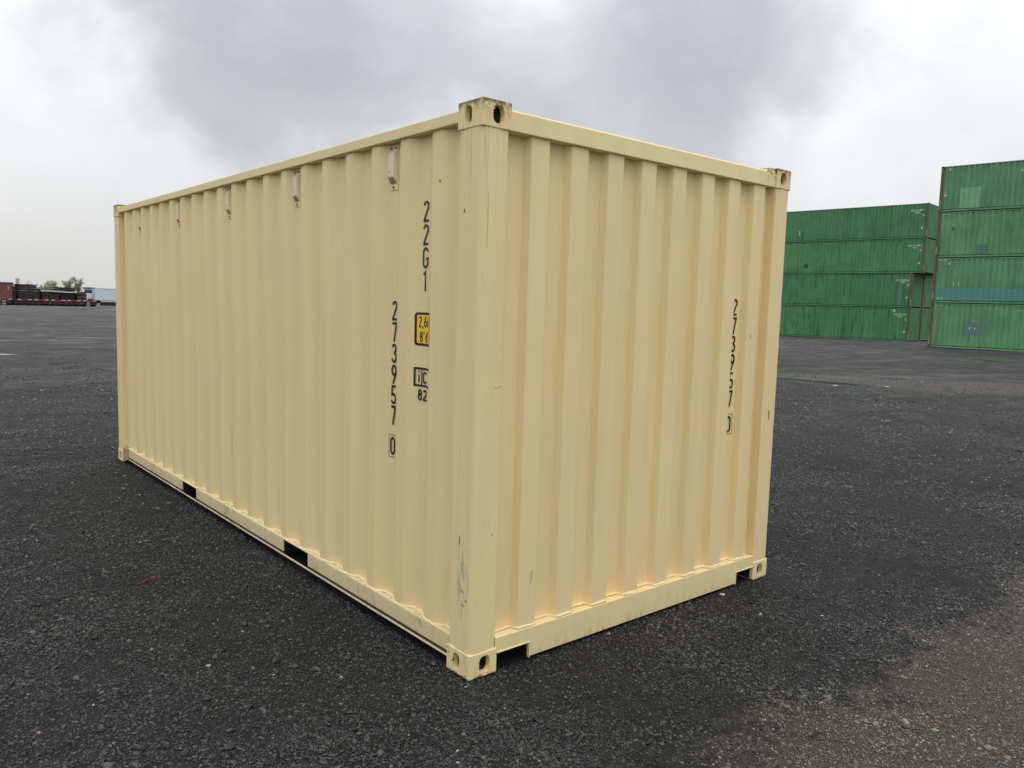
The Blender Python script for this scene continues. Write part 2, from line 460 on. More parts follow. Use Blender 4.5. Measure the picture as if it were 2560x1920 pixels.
for i, a in enumerate([
        (16.75, 7.5, 1.25, 0.20, rad(-82), 1), (34.3, 8.6, 0.9, 2.3, rad(-10), 2),
        (0.95, 23.2, 0.45, 0.30, 0, 3), (9.6, 47.5, 2.0, 0.15, rad(-38), 5), (6.3, 33.0, 1.5, 0.055, rad(-38), 14),
        (14.0, 66.0, 3.0, 0.28, rad(-38), 7), (22.0, 82.0, 3.5, 0.5, rad(-38), 8), (27.0, 122.0, 7.0, 3.0, rad(-30), 10)]):
    puddle(*a)

# ------------------------------------------------------------------ tan container
tan = thing('shipping_container', 'tan twenty foot steel shipping container standing on black gravel', 'shipping container')
W, L, H = 2.438, 6.058, 2.591
SP, S0 = 0.28, 0.362            # side corrugation: pitch and centre of the first outer rib
def side_profile():
    pts = [(0.150, 0.056)]
    for k in range(0, 20):
        c = S0 + SP * k
        pts += [(c - 0.104, 0.056), (c - 0.036, 0.020), (c + 0.036, 0.020), (c + 0.104, 0.056)]
    pts.append((5.91, 0.056))
    return pts
EP, E0 = 0.2533, 0.304
def end_profile():
    pts = [(0.150, 0.065)]
    for k in range(8):
        s = E0 + EP * k
        pts += [(s - 0.018, 0.065), (s, 0.020), (s + 0.110, 0.020), (s + 0.128, 0.065)]
    pts.append((2.30, 0.065))
    return pts
def depth_of(prof, s):
    for (a, da), (b_, db) in zip(prof, prof[1:]):
        if a <= s <= b_:
            return da if b_ == a else da + (db - da) * (s - a) / (b_ - a)
    return prof[-1][1]

def corrugated(prof, z0, z1, place, rows=10, wob=0.0018, soft=0.0035):
    """pressed sheet; bends get a small radius, the sheet is very slightly uneven"""
    pr = []
    for i, q in enumerate(prof):
        if 0 < i < len(prof) - 1:
            a, b_ = Vector(prof[i - 1]), Vector(prof[i + 1]); v = Vector(q)
            pr.append(tuple(v + (a - v).normalized() * soft)); pr.append(tuple(v + (b_ - v).normalized() * soft))
        else: pr.append(q)
    bm = bmesh.new(); grid = []
    for j in range(rows + 1):
        z = z0 + (z1 - z0) * j / rows
        grid.append([bm.verts.new(place(s, d + wob * mnoise.noise(Vector((s * 1.8, z * 1.3, d * 20))), z)) for s, d in pr])
    for j in range(rows):
        for i in range(len(pr) - 1):
            bm.faces.new((grid[j][i], grid[j][i + 1], grid[j + 1][i + 1], grid[j + 1][i]))
    bmesh.ops.recalc_face_normals(bm, faces=bm.faces[:])
    return bm

SPF, EPF = side_profile(), end_profile()
PZ0, PZ1 = 0.150, 2.520
obj('side_panel', corrugated(SPF, PZ0, PZ1, lambda s, d, z: (d, s, z)), M_PANEL, tan)
obj('end_panel', corrugated(EPF, PZ0, 2.50, lambda s, d, z: (s, d, z)), M_PANEL, tan)
obj('side_panel', corrugated(SPF, PZ0, PZ1, lambda s, d, z: (W - d, s, z), 2), M_PANEL, tan)
# weld beads along the foot of both panels
def bead(prof, place, z, r=0.006):
    bm = bmesh.new(); rings = []
    for i in range(len(prof) - 1):
        (a, da), (b_, db) = prof[i], prof[i + 1]
        n = 3 if abs(db - da) < 1e-6 else 2
        for k in range(n):
            t = k / n
            s, d = a + (b_ - a) * t, da + (db - da) * t
            rr = r * random.uniform(0.7, 1.25); zz = z + random.uniform(-0.002, 0.004)
            rings.append([bm.verts.new(place(s, d + 0.001, zz + rr * 1.3)), bm.verts.new(place(s, d - rr, zz + rr * 0.5)), bm.verts.new(place(s, d - rr * 1.3, zz - rr * 0.4))])
    for A, B in zip(rings, rings[1:]):
        for q in range(2): bm.faces.new((A[q], B[q], B[q + 1], A[q + 1]))
    bmesh.ops.recalc_face_normals(bm, faces=bm.faces[:])
    return bm
o = obj('weld_bead', bead(SPF, lambda s, d, z: (d, s, z), 0.162), M_HEAD, tan); smooth_mesh(o)
o = obj('weld_bead', bead(EPF, lambda s, d, z: (s, d, z), 0.168), M_HEAD, tan); smooth_mesh(o)

# corner posts: rolled section with a rounded nose and pressed side lips
def post_outline():
    r = 0.026; pts = []
    pts += [(0.062, 0.170), (0.012, 0.170), (0.006, 0.164), (0.006, 0.112), (0.0035, 0.106)]
    for i in range(7):
        t = math.pi + (math.pi / 2) * i / 6
        pts.append((0.0035 + r + r * math.cos(t), 0.0045 + r + r * math.sin(t)))
    pts += [(0.098, 0.0045), (0.103, 0.007), (0.149, 0.007), (0.154, 0.012), (0.154, 0.068)]
    pts += [(0.070, 0.068), (0.062, 0.078)]
    return pts
def post_mesh(mx, my):
    bm = bmesh.new()
    pts = [((W - a) if mx else a, (L - b_) if my else b_) for a, b_ in post_outline()]
    prism(bm, pts, 'z', 0.117, H - 0.117)
    return bm
for mx in (0, 1):
    for my in (0, 1):
        obj('corner_post', post_mesh(mx, my), M_POST, tan, bevel=0.002)

# corner castings: hollow steel blocks with oval lifting holes
def oval(cx, cy, w_, h_, n=24, e=2.7):
    out = []
    for i in range(n):
        t = 2 * math.pi * i / n; c, s = math.cos(t), math.sin(t)
        out.append((cx + w_ / 2 * math.copysign(abs(c) ** (2 / e), c), cy + h_ / 2 * math.copysign(abs(s) ** (2 / e), s)))
    return out
def evaluated(o):
    dg = bpy.context.evaluated_depsgraph_get(); dg.update()
    return bpy.data.meshes.new_from_object(o.evaluated_get(dg))
def casting_mesh():
    bm = bmesh.new(); bx(bm, 0, 0.162, 0, 0.178, 0, 0.118)
    ve = [e for e in bm.edges if all(abs(v.co.x) < 1e-6 and abs(v.co.y) < 1e-6 for v in e.verts)]
    bmesh.ops.bevel(bm, geom=ve, offset=0.013, segments=4, profile=0.5, affect='EDGES')
    oth = [e for e in bm.edges if len(e.link_faces) == 2 and e.calc_face_angle(0) > 1.0]
    bmesh.ops.bevel(bm, geom=oth, offset=0.004, segments=2, profile=0.5, affect='EDGES')
    body = bpy.data.objects.new('tmp', to_mesh('tmp', bm)); COL.objects.link(body)
    tmp = [body]
    def cut(bm2):
        bmesh.ops.recalc_face_normals(bm2, faces=bm2.faces[:])
        c = bpy.data.objects.new('tmp', to_mesh('tmp', bm2)); COL.objects.link(c); tmp.append(c)
        md = body.modifiers.new('b', 'BOOLEAN'); md.operation = 'DIFFERENCE'; md.object = c; md.solver = 'EXACT'
    b2 = bmesh.new(); bx(b2, 0.029, 0.150, 0.029, 0.166, 0.020, 0.098); cut(b2)
    b2 = bmesh.new(); prism(b2, oval(0.1015, 0.058, 0.051, 0.079), 'x', -0.02, 0.05); cut(b2)
    b2 = bmesh.new(); prism(b2, oval(0.089, 0.058, 0.0635, 0.079), 'y', -0.02, 0.05); cut(b2)
    b2 = bmesh.new(); prism(b2, oval(0.089, 0.1015, 0.0635, 0.12), 'z', 0.08, 0.15); cut(b2)
    me = evaluated(body)
    for t in tmp:
        mm = t.data; bpy.data.objects.remove(t); bpy.data.meshes.remove(mm)
    me.name = 'corner_casting'
    me.materials.clear(); me.materials.append(M_CAST); me.materials.append(M_INNER)
    for p in me.polygons:
        c = p.center
        p.material_index = 1 if (c.x > 0.0275 and c.y > 0.0275 and 0.0185 < c.z < 0.0995 and c.x < 0.155 and c.y < 0.17) else 0
    return me
CAST = casting_mesh()
def placed(me, M):
    c = me.copy(); c.transform(M)
    if M.determinant() < 0: c.flip_normals()
    return c
for mx in (0, 1):
    for my in (0, 1):
        for top in (0, 1):
            M = Matrix.Translation((W if mx else 0, L if my else 0, H - 0.118 if top else 0)) @ Matrix.Diagonal((-1 if mx else 1, -1 if my else 1, 1, 1))
            if not top:
                M = M @ Matrix.Translation((0, 0, 0.118)) @ Matrix.Diagonal((1, 1, -1, 1))
            o = obj('corner_casting', placed(CAST, M), M_CAST, tan)
            if top and not mx and not my: o['label'] = 'near top corner casting with rusty rim'

# rails
bm = bmesh.new(); bx(bm, 0.004, 0.062, 0.178, 5.880, 2.507, 2.561)
obj('top_rail', bm, M_HEAD, tan, bevel=0.005)
bm = bmesh.new(); bx(bm, W - 0.062, W - 0.004, 0.178, 5.880, 2.507, 2.561)
obj('top_rail', bm, M_HEAD, tan, bevel=0.005)
bm = bmesh.new(); prism(bm, [(0.004, 2.474), (0.070, 2.474), (0.090, 2.561), (0.018, 2.566), (0.008, 2.560)], 'x', 0.162, 2.182)
obj('header_rail', bm, M_HEAD, tan, bevel=0.004)
bm = bmesh.new(); prism(bm, [(2.182, 2.476), (2.276, 2.476), (2.276, 2.588), (2.196, 2.584), (2.182, 2.566)], 'y', 0.010, 0.085)
obj('header_gusset', bm, M_CAST, tan, bevel=0.003)
bm = bmesh.new(); prism(bm, [(0.162, L - 0.004), (W - 0.162, L - 0.004), (W - 0.162, L - 0.08), (0.162, L - 0.08)], 'z', 2.474, 2.57)
obj('header_rail', bm, M_HEAD, tan, bevel=0.004)
# bottom side rails: channel with a lower lip, cut for the forklift pockets
def side_rail(mx):
    f = (lambda a: W - a) if mx else (lambda a: a)
    def box(bm, x0, x1, *r): bx(bm, min(f(x0), f(x1)), max(f(x0), f(x1)), *r)
    for a, b_ in ((0.178, 1.671), (2.028, 3.700), (4.047, 5.690)):
        bm = bmesh.new(); box(bm, 0.012, 0.020, a, b_, 0.076, 0.1533)
        obj('bottom_rail', bm, M_RAIL, tan, bevel=0.002)
    bm = bmesh.new(); box(bm, 0.012, 0.066, 0.178, 5.690, 0.1535, 0.1600)
    obj('rail_flange', bm, M_RAIL, tan, bevel=0.002)
    bm = bmesh.new(); box(bm, 0.008, 0.021, 0.178, 5.690, 0.050, 0.056)
    obj('rail_lip', bm, M_RAIL, tan, bevel=0.0015)
    for a, b_ in ((0.178, 1.660), (2.040, 3.690), (4.060, 5.690)):
        bm = bmesh.new(); box(bm, 0.0225, 0.0275, a, b_, 0.048, 0.1530)
        obj('rail_web', bm, M_UNDER, tan)
    for a, b_ in ((1.665, 1.671), (2.028, 2.034), (3.694, 3.700), (4.047, 4.053)):
        bm = bmesh.new(); box(bm, 0.021, 0.30, a, b_, 0.057, 0.152)
        obj('pocket_wall', bm, M_DARK, tan)
side_rail(0); side_rail(1)
bm = bmesh.new(); prism(bm, [(5.690, 0.054), (5.690, 0.162), (5.879, 0.150), (5.879, 0.012), (5.84, 0.012)], 'x', 0.004, 0.034)
obj('rail_gusset', bm, M_STAIN, tan, bevel=0.002)
# end sills with two lift openings each
def sill(y0, y1):
    out = [(0.156, 0.163), (0.156, 0.1185), (0.163, 0.1185), (0.163, 0.088), (0.360, 0.088), (0.367, 0.081), (0.367, 0.017), (2.095, 0.017), (2.095, 0.081), (2.102, 0.088), (2.275, 0.088), (2.275, 0.1185), (2.282, 0.1185), (2.282, 0.163)]
    bm = bmesh.new(); prism(bm, out, 'y', y0, y1)
    return bm
obj('end_sill', sill(0.006, 0.014), M_SILL, tan, bevel=0.002)
obj('end_sill', sill(L - 0.014, L - 0.006), M_SILL, tan, bevel=0.002)
bm = bmesh.new(); bx(bm, 0.163, 2.275, 0.0142, 0.075, 0.1555, 0.1628); obj('sill_ledge', bm, M_HEAD, tan, bevel=0.002)
for a, b_ in ((0.166, 0.372), (2.090, 2.274)):
    bm = bmesh.new(); bx(bm, a, b_, 0.001, 0.022, 0.0885, 0.0935); obj('pocket_lip', bm, M_HEAD, tan, bevel=0.0015)
for a in (0.3675, 2.0895):
    bm = bmesh.new(); bx(bm, a, a + 0.005, 0.002, 0.022, 0.012, 0.0878); obj('pocket_lip', bm, M_HEAD, tan, bevel=0.0015)
for a, b_ in ((0.1635, 0.1695), (0.3735, 0.3795), (2.080, 2.086), (2.2685, 2.2745)):
    bm = bmesh.new(); bx(bm, a, b_, 0.0235, 1.2, 0.012, 0.086); obj('pocket_wall', bm, M_DARK, tan)  # near-black liners added to paint the shade inside the openings
for a, b_ in ((0.1635, 0.3795), (2.080, 2.2745)):
    bm = bmesh.new(); bx(bm, a, b_, 0.0235, 1.2, 0.0865, 0.0920); obj('pocket_roof', bm, M_DARK, tan)
# floor, cross members, roof and doors close the box
bm = bmesh.new(); bx(bm, 0.07, W - 0.07, 0.08, L - 0.08, 0.1605, 0.19); obj('floor', bm, M_UNDER, tan)
cm = bmesh.new(); bx(cm, 0.052, W - 0.052, -0.022, 0.022, 0.062, 0.1585); cm = to_mesh('cross_member', cm)
for k in range(20):
    yy = 0.25 + k * 0.292
    if any(a - 0.04 < yy < b_ + 0.04 for a, b_ in ((1.671, 2.028), (3.700, 4.047))): continue
    o = obj('cross_member', cm, M_UNDER, tan); o.location = (0, yy, 0)
bm = bmesh.new(); n = 28
for k in range(n):
    a = 0.10 + (L - 0.2) * k / n; b_ = 0.10 + (L - 0.2) * (k + 1) / n; q = (b_ - a) / 4
    zs = [2.553, 2.553, 2.566, 2.566]
    ys_ = [a, a + q, a + 2 * q, a + 3 * q, b_]; zz = zs + [2.553]
    for i in range(4):
        vs = [bm.verts.new(c) for c in ((0.06, ys_[i], zz[i] - .004), (W - 0.06, ys_[i], zz[i] - .004), (W - 0.06, ys_[i + 1], zz[i + 1] - .004), (0.06, ys_[i + 1], zz[i + 1] - .004))]
        bm.faces.new(vs)
bmesh.ops.remove_doubles(bm, verts=bm.verts[:], dist=1e-4)
obj('roof_panel', bm, M_PANEL, tan)
for k in range(2):
    bm = bmesh.new(); bx(bm, 0.16 + k * 1.062, 1.216 + k * 1.062, L - 0.06, L - 0.02, 0.165, 2.47)
    dr = obj('door', bm, M_PANEL, tan, bevel=0.004)
    for q in (0.3, 0.76):
        bm = bmesh.new(); tube(bm, (0.16 + k * 1.062 + q, L - 0.008, 0.12), (0.16 + k * 1.062 + q, L - 0.008, 2.52), 0.017, n=10)
        obj('locking_bar', bm, M_HEAD, dr)

# ventilators on the side wall, one in every fourth hollow
def make_vent():
    bm = bmesh.new(); bx(bm, 0.0515, 0.0545, -0.039, 0.039, 2.277, 2.497)
    plate = to_mesh('vent', bm)
    bm = bmesh.new()
    yw, yf = 0.030, 0.027
    P_ = [(0.0512, 2.470, yw), (0.031, 2.454, yf), (0.030, 2.342, yf), (0.0512, 2.308, yw)]
    A = [bm.verts.new((x_, -q, z_)) for x_, z_, q in P_]; B = [bm.verts.new((x_, q, z_)) for x_, z_, q in P_]
    bm.faces.new(A); bm.faces.new(B[::-1])
    for i in range(4): bm.faces.new((A[i], B[i], B[(i + 1) % 4], A[(i + 1) % 4]))
    bmesh.ops.recalc_face_normals(bm, faces=bm.faces[:])
    hood = to_mesh('vent_hood', bm)
    bm = bmesh.new()
    for k in range(7):
        t = 0.08 + k * 0.13
        x_ = 0.0295 + 0.0212 * t; z_ = 2.341 - 0.034 * t
        for q in range(5):
            y0 = -0.0235 + q * 0.0097
            bx(bm, x_ - 0.0008, x_ + 0.0012, y0, y0 + 0.0072, z_ - 0.0030, z_ + 0.0002)
    for zz in (2.368, 2.361): bx(bm, 0.0292, 0.0300, 0.0, 0.022, zz, zz + 0.0016)
    gr = to_mesh('grille', bm)
    bm = bmesh.new(); tube(bm, (0.0515, 0, 0), (0.0425, 0, 0), 0.0065, 0.005, 8)
    bolt = to_mesh('bolt', bm)
    return plate, hood, gr, bolt
VP, VH, VG, VB = make_vent()
for k in range(5):
    yv = 0.790 + 1.12 * k
    v = obj('vent', VP, M_VENT, tan, bevel=0.0); v.location = (0, yv, 0)
    hd = obj('vent_hood', VH, M_VENT, v, bevel=0.003)
    tag(obj('grille', VG, M_GRILLE, v), kind='stuff')
    for by, bz in ((-0.021, 2.484), (0.021, 2.484), (0.0, 2.291)):
        bo = obj('bolt', VB, M_BOLT, v); bo.location = (0, by, bz)

# ------------------------------------------------------------------ painted marks (condensed block lettering built stroke by stroke)
def arc(cx, cy, rx_, ry_, a0, a1, n=18):
    return [(cx + rx_ * math.cos(rad(a0 + (a1 - a0) * i / n)), cy + ry_ * math.sin(rad(a0 + (a1 - a0) * i / n))) for i in range(n + 1)]
GL = {
    '0': [arc(.245, .755, .18, .18, 0, 180) + arc(.245, .245, .18, .18, 180, 360) + [(.425, .755)]],
    '1': [[(.10, .80), (.185, .83), (.26, .93), (.26, .0)]],
    '2': [arc(.245, .755, .18, .18, 172, -32) + [(.075, .10), (.075, .065), (.45, .065)]],
    '3': [arc(.235, .745, .17, .19, 165, -62) + [(.235, .53)], [(.235, .53)] + arc(.235, .285, .19, .22, 72, -165)],
    '5': [[(.41, .935), (.095, .935), (.085, .50)] + arc(.235, .305, .19, .24, 128, -160)],
    '6': [arc(.245, .30, .18, .235, 90, 450, 28), [(.065, .33), (.08, .5), (.34, 1.0)]],
    '7': [[(.04, .935), (.425, .935), (.20, .0)]],
    '8': [arc(.245, .735, .155, .20, -90, 270, 26), arc(.245, .30, .18, .235, 90, 450, 28)],
    '9': [arc(.245, .70, .18, .235, 90, 450, 28), [(.425, .67), (.41, .5), (.15, .0)]],
    'G': [arc(.245, .755, .18, .18, 8, 180) + arc(.245, .245, .18, .18, 180, 360) + [(.425, .46), (.27, .46)]],
    'C': [arc(.26, .66, .20, .275, 25, 180) + arc(.26, .34, .20, .275, 180, 335)],
    'i': [[(.1, .0), (.1, .66)], [(.1, .80), (.1, .96)]],
    'm': [[(.07, .0), (.07, .70)], [(.07, .45)] + arc(.20, .52, .13, .15, 170, 0) + [(.33, .0)], [(.33, .45)] + arc(.46, .52, .13, .15, 170, 0) + [(.59, .0)]],
    ',': [[(.12, .10), (.12, .0), (.06, -.14)]],
    "'": [[(.08, 1.0), (.08, .74)]],
    '"': [[(.08, 1.0), (.08, .74)], [(.22, 1.0), (.22, .74)]],
}
ADV = {'1': .42, 'i': .28, 'm': .74, ',': .24, "'": .2, '"': .34}
def ribbon(bm, pts, t, fx, fy, ox, oy):
    P_ = [Vector((ox + a * fx, oy + b_ * fy)) for a, b_ in pts]
    P_ = [q for i, q in enumerate(P_) if i == 0 or (q - P_[i - 1]).length > 1e-6]
    if len(P_) < 2: return
    Lf, Rt = [], []
    for i, q in enumerate(P_):
        d0 = (q - P_[i - 1]).normalized() if i else (P_[1] - q).normalized()
        d1 = (P_[i + 1] - q).normalized() if i < len(P_) - 1 else d0
        m_ = (d0 + d1)
        m_ = m_.normalized() if m_.length > 1e-3 else d0
        nrm = Vector((-m_.y, m_.x)); c = max(0.5, nrm.dot(Vector((-d0.y, d0.x))))
        Lf.append(bm.verts.new((*(q + nrm * t / 2 / c), 0))); Rt.append(bm.verts.new((*(q - nrm * t / 2 / c), 0)))
    for i in range(len(P_) - 1):
        try: bm.faces.new((Lf[i], Rt[i], Rt[i + 1], Lf[i + 1]))
        except ValueError: pass
def glyph(bm, ch, x0, z0, h, wscale, t):
    for st in GL[ch]: ribbon(bm, st, t, h * wscale, h, x0, z0)
def text_line(bm, s, x0, z0, h, wscale, t, gap=.08):
    x_ = x0
    for ch in s:
        glyph(bm, ch, x_, z0, h, wscale, t); x_ += (ADV.get(ch, .49) + gap) * h * wscale
def rect(bm, x0, x1, z0, z1):
    bm.faces.new([bm.verts.new(c) for c in ((x0, z0, 0), (x1, z0, 0), (x1, z1, 0), (x0, z1, 0))])
def frame(bm, x0, x1, z0, z1, t):
    rect(bm, x0, x1, z0, z0 + t); rect(bm, x0, x1, z1 - t, z1); rect(bm, x0, x0 + t, z0 + t, z1 - t); rect(bm, x1 - t, x1, z0 + t, z1 - t)
def rrect(bm, x0, x1, z0, z1, r):
    pts = []
    for cx, cz, a in ((x1 - r, z1 - r, 0), (x0 + r, z1 - r, 90), (x0 + r, z0 + r, 180), (x1 - r, z0 + r, 270)):
        pts += arc(cx, cz, r, r, a, a + 90, 6)
    bm.faces.new([bm.verts.new((a, b_, 0)) for a, b_ in pts])
def conform(bm, prof, s_of, place, lift):
    """bend a flat mark onto the pressed sheet so that it lies on ribs, slopes and hollows"""
    for v in bm.verts: v.co.x = s_of(v.co.x)
    lo = min(v.co.x for v in bm.verts); hi = max(v.co.x for v in bm.verts)
    for s, _ in prof:
        if lo < s < hi:
            bmesh.ops.bisect_plane(bm, geom=bm.verts[:] + bm.edges[:] + bm.faces[:], dist=1e-6, plane_co=(s, 0, 0), plane_no=(1, 0, 0))
    for v in bm.verts: v.co = Vector(place(v.co.x, depth_of(prof, v.co.x) - lift, v.co.y))
    bmesh.ops.recalc_face_normals(bm, faces=bm.faces[:])
    return bm
side_place = lambda s, d, z: (d, s, z)
end_place = lambda s, d, z: (s, d, z)
SIDE = lambda bm, lift=0.0028: conform(bm, SPF, lambda u: -u, side_place, lift)
END = lambda bm, lift=0.0028: conform(bm, EPF, lambda u: u, end_place, lift)
def mark(name, bm, mat, label, parent=None):
    o = obj(name, bm, mat, parent or tan); o['label'] = label; return o
DW, DT = 0.98, 0.0125
# size and type code, reading downward
for ch, z in zip('22G1', (2.100, 1.989, 1.879, 1.769)):
    bm = bmesh.new(); glyph(bm, ch, -0.518, z, 0.102, DW, DT)
    mark('size_code', SIDE(bm), M_INKF, 'charcoal character %s of the size code on the side' % ch)
for ch, z in zip('273957', (1.618, 1.509, 1.399, 1.291, 1.183, 1.076)):
    bm = bmesh.new(); glyph(bm, ch, -0.792, z, 0.101, DW, DT)
    mark('serial_digit', SIDE(bm), M_INK, 'black digit %s of the serial number on the side' % ch)
bm = bmesh.new(); glyph(bm, '0', -0.793, 0.918, 0.094, DW, DT); frame(bm, -0.808, -0.738, 0.905, 1.024, 0.003)
mark('check_digit', SIDE(bm), M_INK, 'boxed black check digit 0 on the side')
for ch, z in zip('273957', (1.690, 1.579, 1.468, 1.358, 1.246, 1.135)):
    bm = bmesh.new(); glyph(bm, ch, 1.982, z, 0.101, DW, DT)
    mark('serial_digit', END(bm), M_INK, 'black digit %s of the serial number on the end' % ch)
bm = bmesh.new(); glyph(bm, '0', 1.978, 0.976, 0.102, DW, DT); frame(bm, 1.958, 2.043, 0.964, 1.090, 0.003)
mark('check_digit', END(bm), M_INK, 'boxed black check digit 0 on the end')
# height sticker
bm = bmesh.new(); rrect(bm, -0.562, -0.4045, 1.503, 1.666, 0.016)
st = mark('height_sticker', SIDE(bm, 0.0020), M_INK, 'yellow height sticker with black border on the side')
bm = bmesh.new(); rrect(bm, -0.549, -0.4025, 1.515, 1.654, 0.009); mark('sticker_face', SIDE(bm, 0.0029), M_YEL, 'yellow face of the height sticker', st)
bm = bmesh.new(); text_line(bm, '2,6m', -0.538, 1.594, 0.053, 0.90, 0.0072, .10); text_line(bm, '8\'6"', -0.529, 1.520, 0.053, 0.98, 0.0074, .12)
mark('sticker_text', SIDE(bm, 0.0038), M_INK, 'black figures 2,6m and 8\'6" on the sticker', st)
# owner mark box
bm = bmesh.new(); rect(bm, -0.562, -0.402, 1.301, 1.3115); rect(bm, -0.562, -0.402, 1.3855, 1.396); rect(bm, -0.562, -0.5515, 1.3115, 1.3855); rect(bm, -0.512, -0.505, 1.3115, 1.3855)
glyph(bm, 'i', -0.539, 1.322, 0.060, 0.95, 0.0095); glyph(bm, 'C', -0.498, 1.317, 0.060, 1.0, 0.0085)
mark('owner_mark', SIDE(bm), M_INK, 'black framed iC mark on the side')
bm = bmesh.new(); text_line(bm, '82', -0.540, 1.233, 0.054, 1.35, 0.010, .12)
mark('owner_mark', SIDE(bm), M_INK, 'black figures 82 below the iC mark')

# scratches and scuffs seen on the tan paint
M_SCUFF = plain('scratch_bare_metal', (0.055, 0.036, 0.022), 0.7, var=0.5, scale=60)
def scratch(pts, prof, placef, t, lift=0.0022):
    bm = bmesh.new(); ribbon(bm, pts, t, 1, 1, 0, 0)
    return conform(bm, prof, lambda u: u, placef, lift)
POSTS = [(0.0, 0.0035), (0.106, 0.0035), (0.112, 0.006), (0.17, 0.006)]
POSTE = [(0.0, 0.0045), (0.098, 0.0045), (0.103, 0.007), (0.17, 0.007), (3.0, 0.007)]
POSTF = [(2.28, 0.007), (2.335, 0.007), (2.34, 0.0045), (2.44, 0.0045)]
sc = [
    ([(0.098, 0.655), (0.099, 0.63), (0.100, 0.612)], POSTS, side_place, 0.004),
    ([(0.120, 2.13), (0.121, 2.115)], POSTS, side_place, 0.005),
    ([(0.050, 0.34), (0.058, 0.338), (0.068, 0.345)], POSTS, side_place, 0.003),
    ([(0.060, 0.40), (0.080, 0.41)], POSTS, side_place, 0.003),
    ([(0.040, 0.372), (0.045, 0.36)], POSTS, side_place, 0.004),
    ([(0.385, 0.44), (0.378, 0.415), (0.383, 0.40), (0.372, 0.375)], EPF, end_place, 0.0022),
    ([(2.348, 1.10), (2.351, 1.07), (2.352, 1.04)], POSTF, end_place, 0.006),
    ([(2.422, 0.99), (2.423, 0.95)], POSTF, end_place, 0.009),
    ([(2.120, 1.58), (2.120, 1.55)], EPF, end_place, 0.003),
    ([(0.105, 1.34), (0.135, 1.345), (0.15, 1.35)], POSTE, end_place, 0.002),
    ([(0.045, 2.20), (0.044, 2.05), (0.043, 1.96)], POSTE, end_place, 0.0018),
    ([(0.332, 2.28), (0.335, 2.27)], SPF, side_place, 0.008),
    ([(0.412, 2.33), (0.417, 2.322)], SPF, side_place, 0.009),
    ([(3.02, 0.72), (3.021, 0.60), (3.018, 0.54)], SPF, side_place, 0.004),
]
M_SOFT = plain('grey_scuff', (0.36, 0.30, 0.19), 0.6, var=0.3, scale=60)
for pts, prof, pl, t in sc:
    obj('scratch', scratch(pts, prof, pl, t), M_SOFT if t in (0.0018, 0.002) or abs(pts[0][1] - pts[-1][1]) > 0.09 else M_SCUFF, tan)

# ------------------------------------------------------------------ green stacked containers
def green_paint(name, base, seed, rust=0.3, streak=0.6):
    m, nt, b = new_mat(name)
    tc = nt.add('ShaderNodeTexCoord'); P = nt.vmath('ADD', tc.outputs['Object'], (seed * 7.3, seed * 3.1, seed * 5.7))
    x, y, z = nt.sep(P)
    big = nt.noise(P, 0.8, 4.0, 0.6)
    sv = nt.comb(nt.math('MULTIPLY', x, 3.2), nt.math('MULTIPLY', y, 3.0), nt.math('MULTIPLY', z, 0.28))
    s1 = nt.noise(sv, 1.0, 6.0, 0.65)
    sv2 = nt.comb(nt.math('MULTIPLY', x, 9.0), nt.math('MULTIPLY', y, 9.0), nt.math('MULTIPLY', z, 0.55))
    s2 = nt.noise(sv2, 1.0, 4.0, 0.6)
    c = nt.mix(nt.smooth(big, 0.3, 0.7), tuple(v * 0.86 for v in base), tuple(v * 1.12 for v in base))
    c = nt.mix(nt.math('MULTIPLY', nt.smooth(s1, 0.50, 0.72), 0.55 * streak), c, (base[0] * 0.45, base[1] * 0.42, base[2] * 0.42))
    c = nt.mix(nt.math('MULTIPLY', nt.smooth(s1, 0.46, 0.30), 0.35), c, (base[0] * 1.7, base[1] * 1.18, base[2] * 1.25))
    f = nt.math('MULTIPLY', nt.smooth(s2, 0.60, 0.72), nt.smooth(nt.noise(P, 1.3, 3.0), 0.45, 0.62))
    c = nt.mix(nt.math('MULTIPLY', f, rust), c, (0.16, 0.105, 0.055))
    s3 = nt.noise(nt.comb(nt.math('MULTIPLY', x, 1.6), nt.math('MULTIPLY', y, 2.0), nt.math('MULTIPLY', z, 0.16)), 2.6, 3.0, 0.5)
    run = nt.math('MULTIPLY', nt.smooth(s3, 0.58, 0.63), nt.smooth(s3, 0.70, 0.64))
    c = nt.mix(nt.math('MULTIPLY', run, 0.55 * streak), c, (base[0] * 0.25, base[1] * 0.28, base[2] * 0.22))
    spot = nt.smooth(nt.noise(P, 11.0, 4.0, 0.7), 0.66, 0.72)
    c = nt.mix(nt.math('MULTIPLY', spot, 0.6), c, (0.035, 0.045, 0.025))
    nt.put(b.inputs['Base Color'], c); b.inputs['Roughness'].default_value = 0.58
    b.inputs['Specular IOR Level'].default_value = 0.3
    nt.put(b.inputs['Normal'], nt.bump(nt.noise(P, 2.0, 3.0), 0.3, 0.03))
    return m
def rusty(name, seed, a=(0.15, 0.105, 0.065), c2=(0.085, 0.045, 0.03)):
    m, nt, b = new_mat(name)
    tc = nt.add('ShaderNodeTexCoord'); P = nt.vmath('ADD', tc.outputs['Object'], (seed * 2.3, seed * 4.1, seed * 1.7))
    x, y, z = nt.sep(P)
    n = nt.noise(nt.comb(nt.math('MULTIPLY', x, 6.0), nt.math('MULTIPLY', y, 6.0), nt.math('MULTIPLY', z, 1.6)), 1.0, 6.0, 0.65)
    c = nt.ramp(n, (0.30, c2), (0.5, a), (0.62, (0.09, 0.10, 0.055)), (0.75, (0.24, 0.17, 0.10)))
    nt.put(b.inputs['Base Color'], c); b.inputs['Roughness'].default_value = 0.8
    return m
GRL = 12.192
GPF = [(0.14, 0.058)]
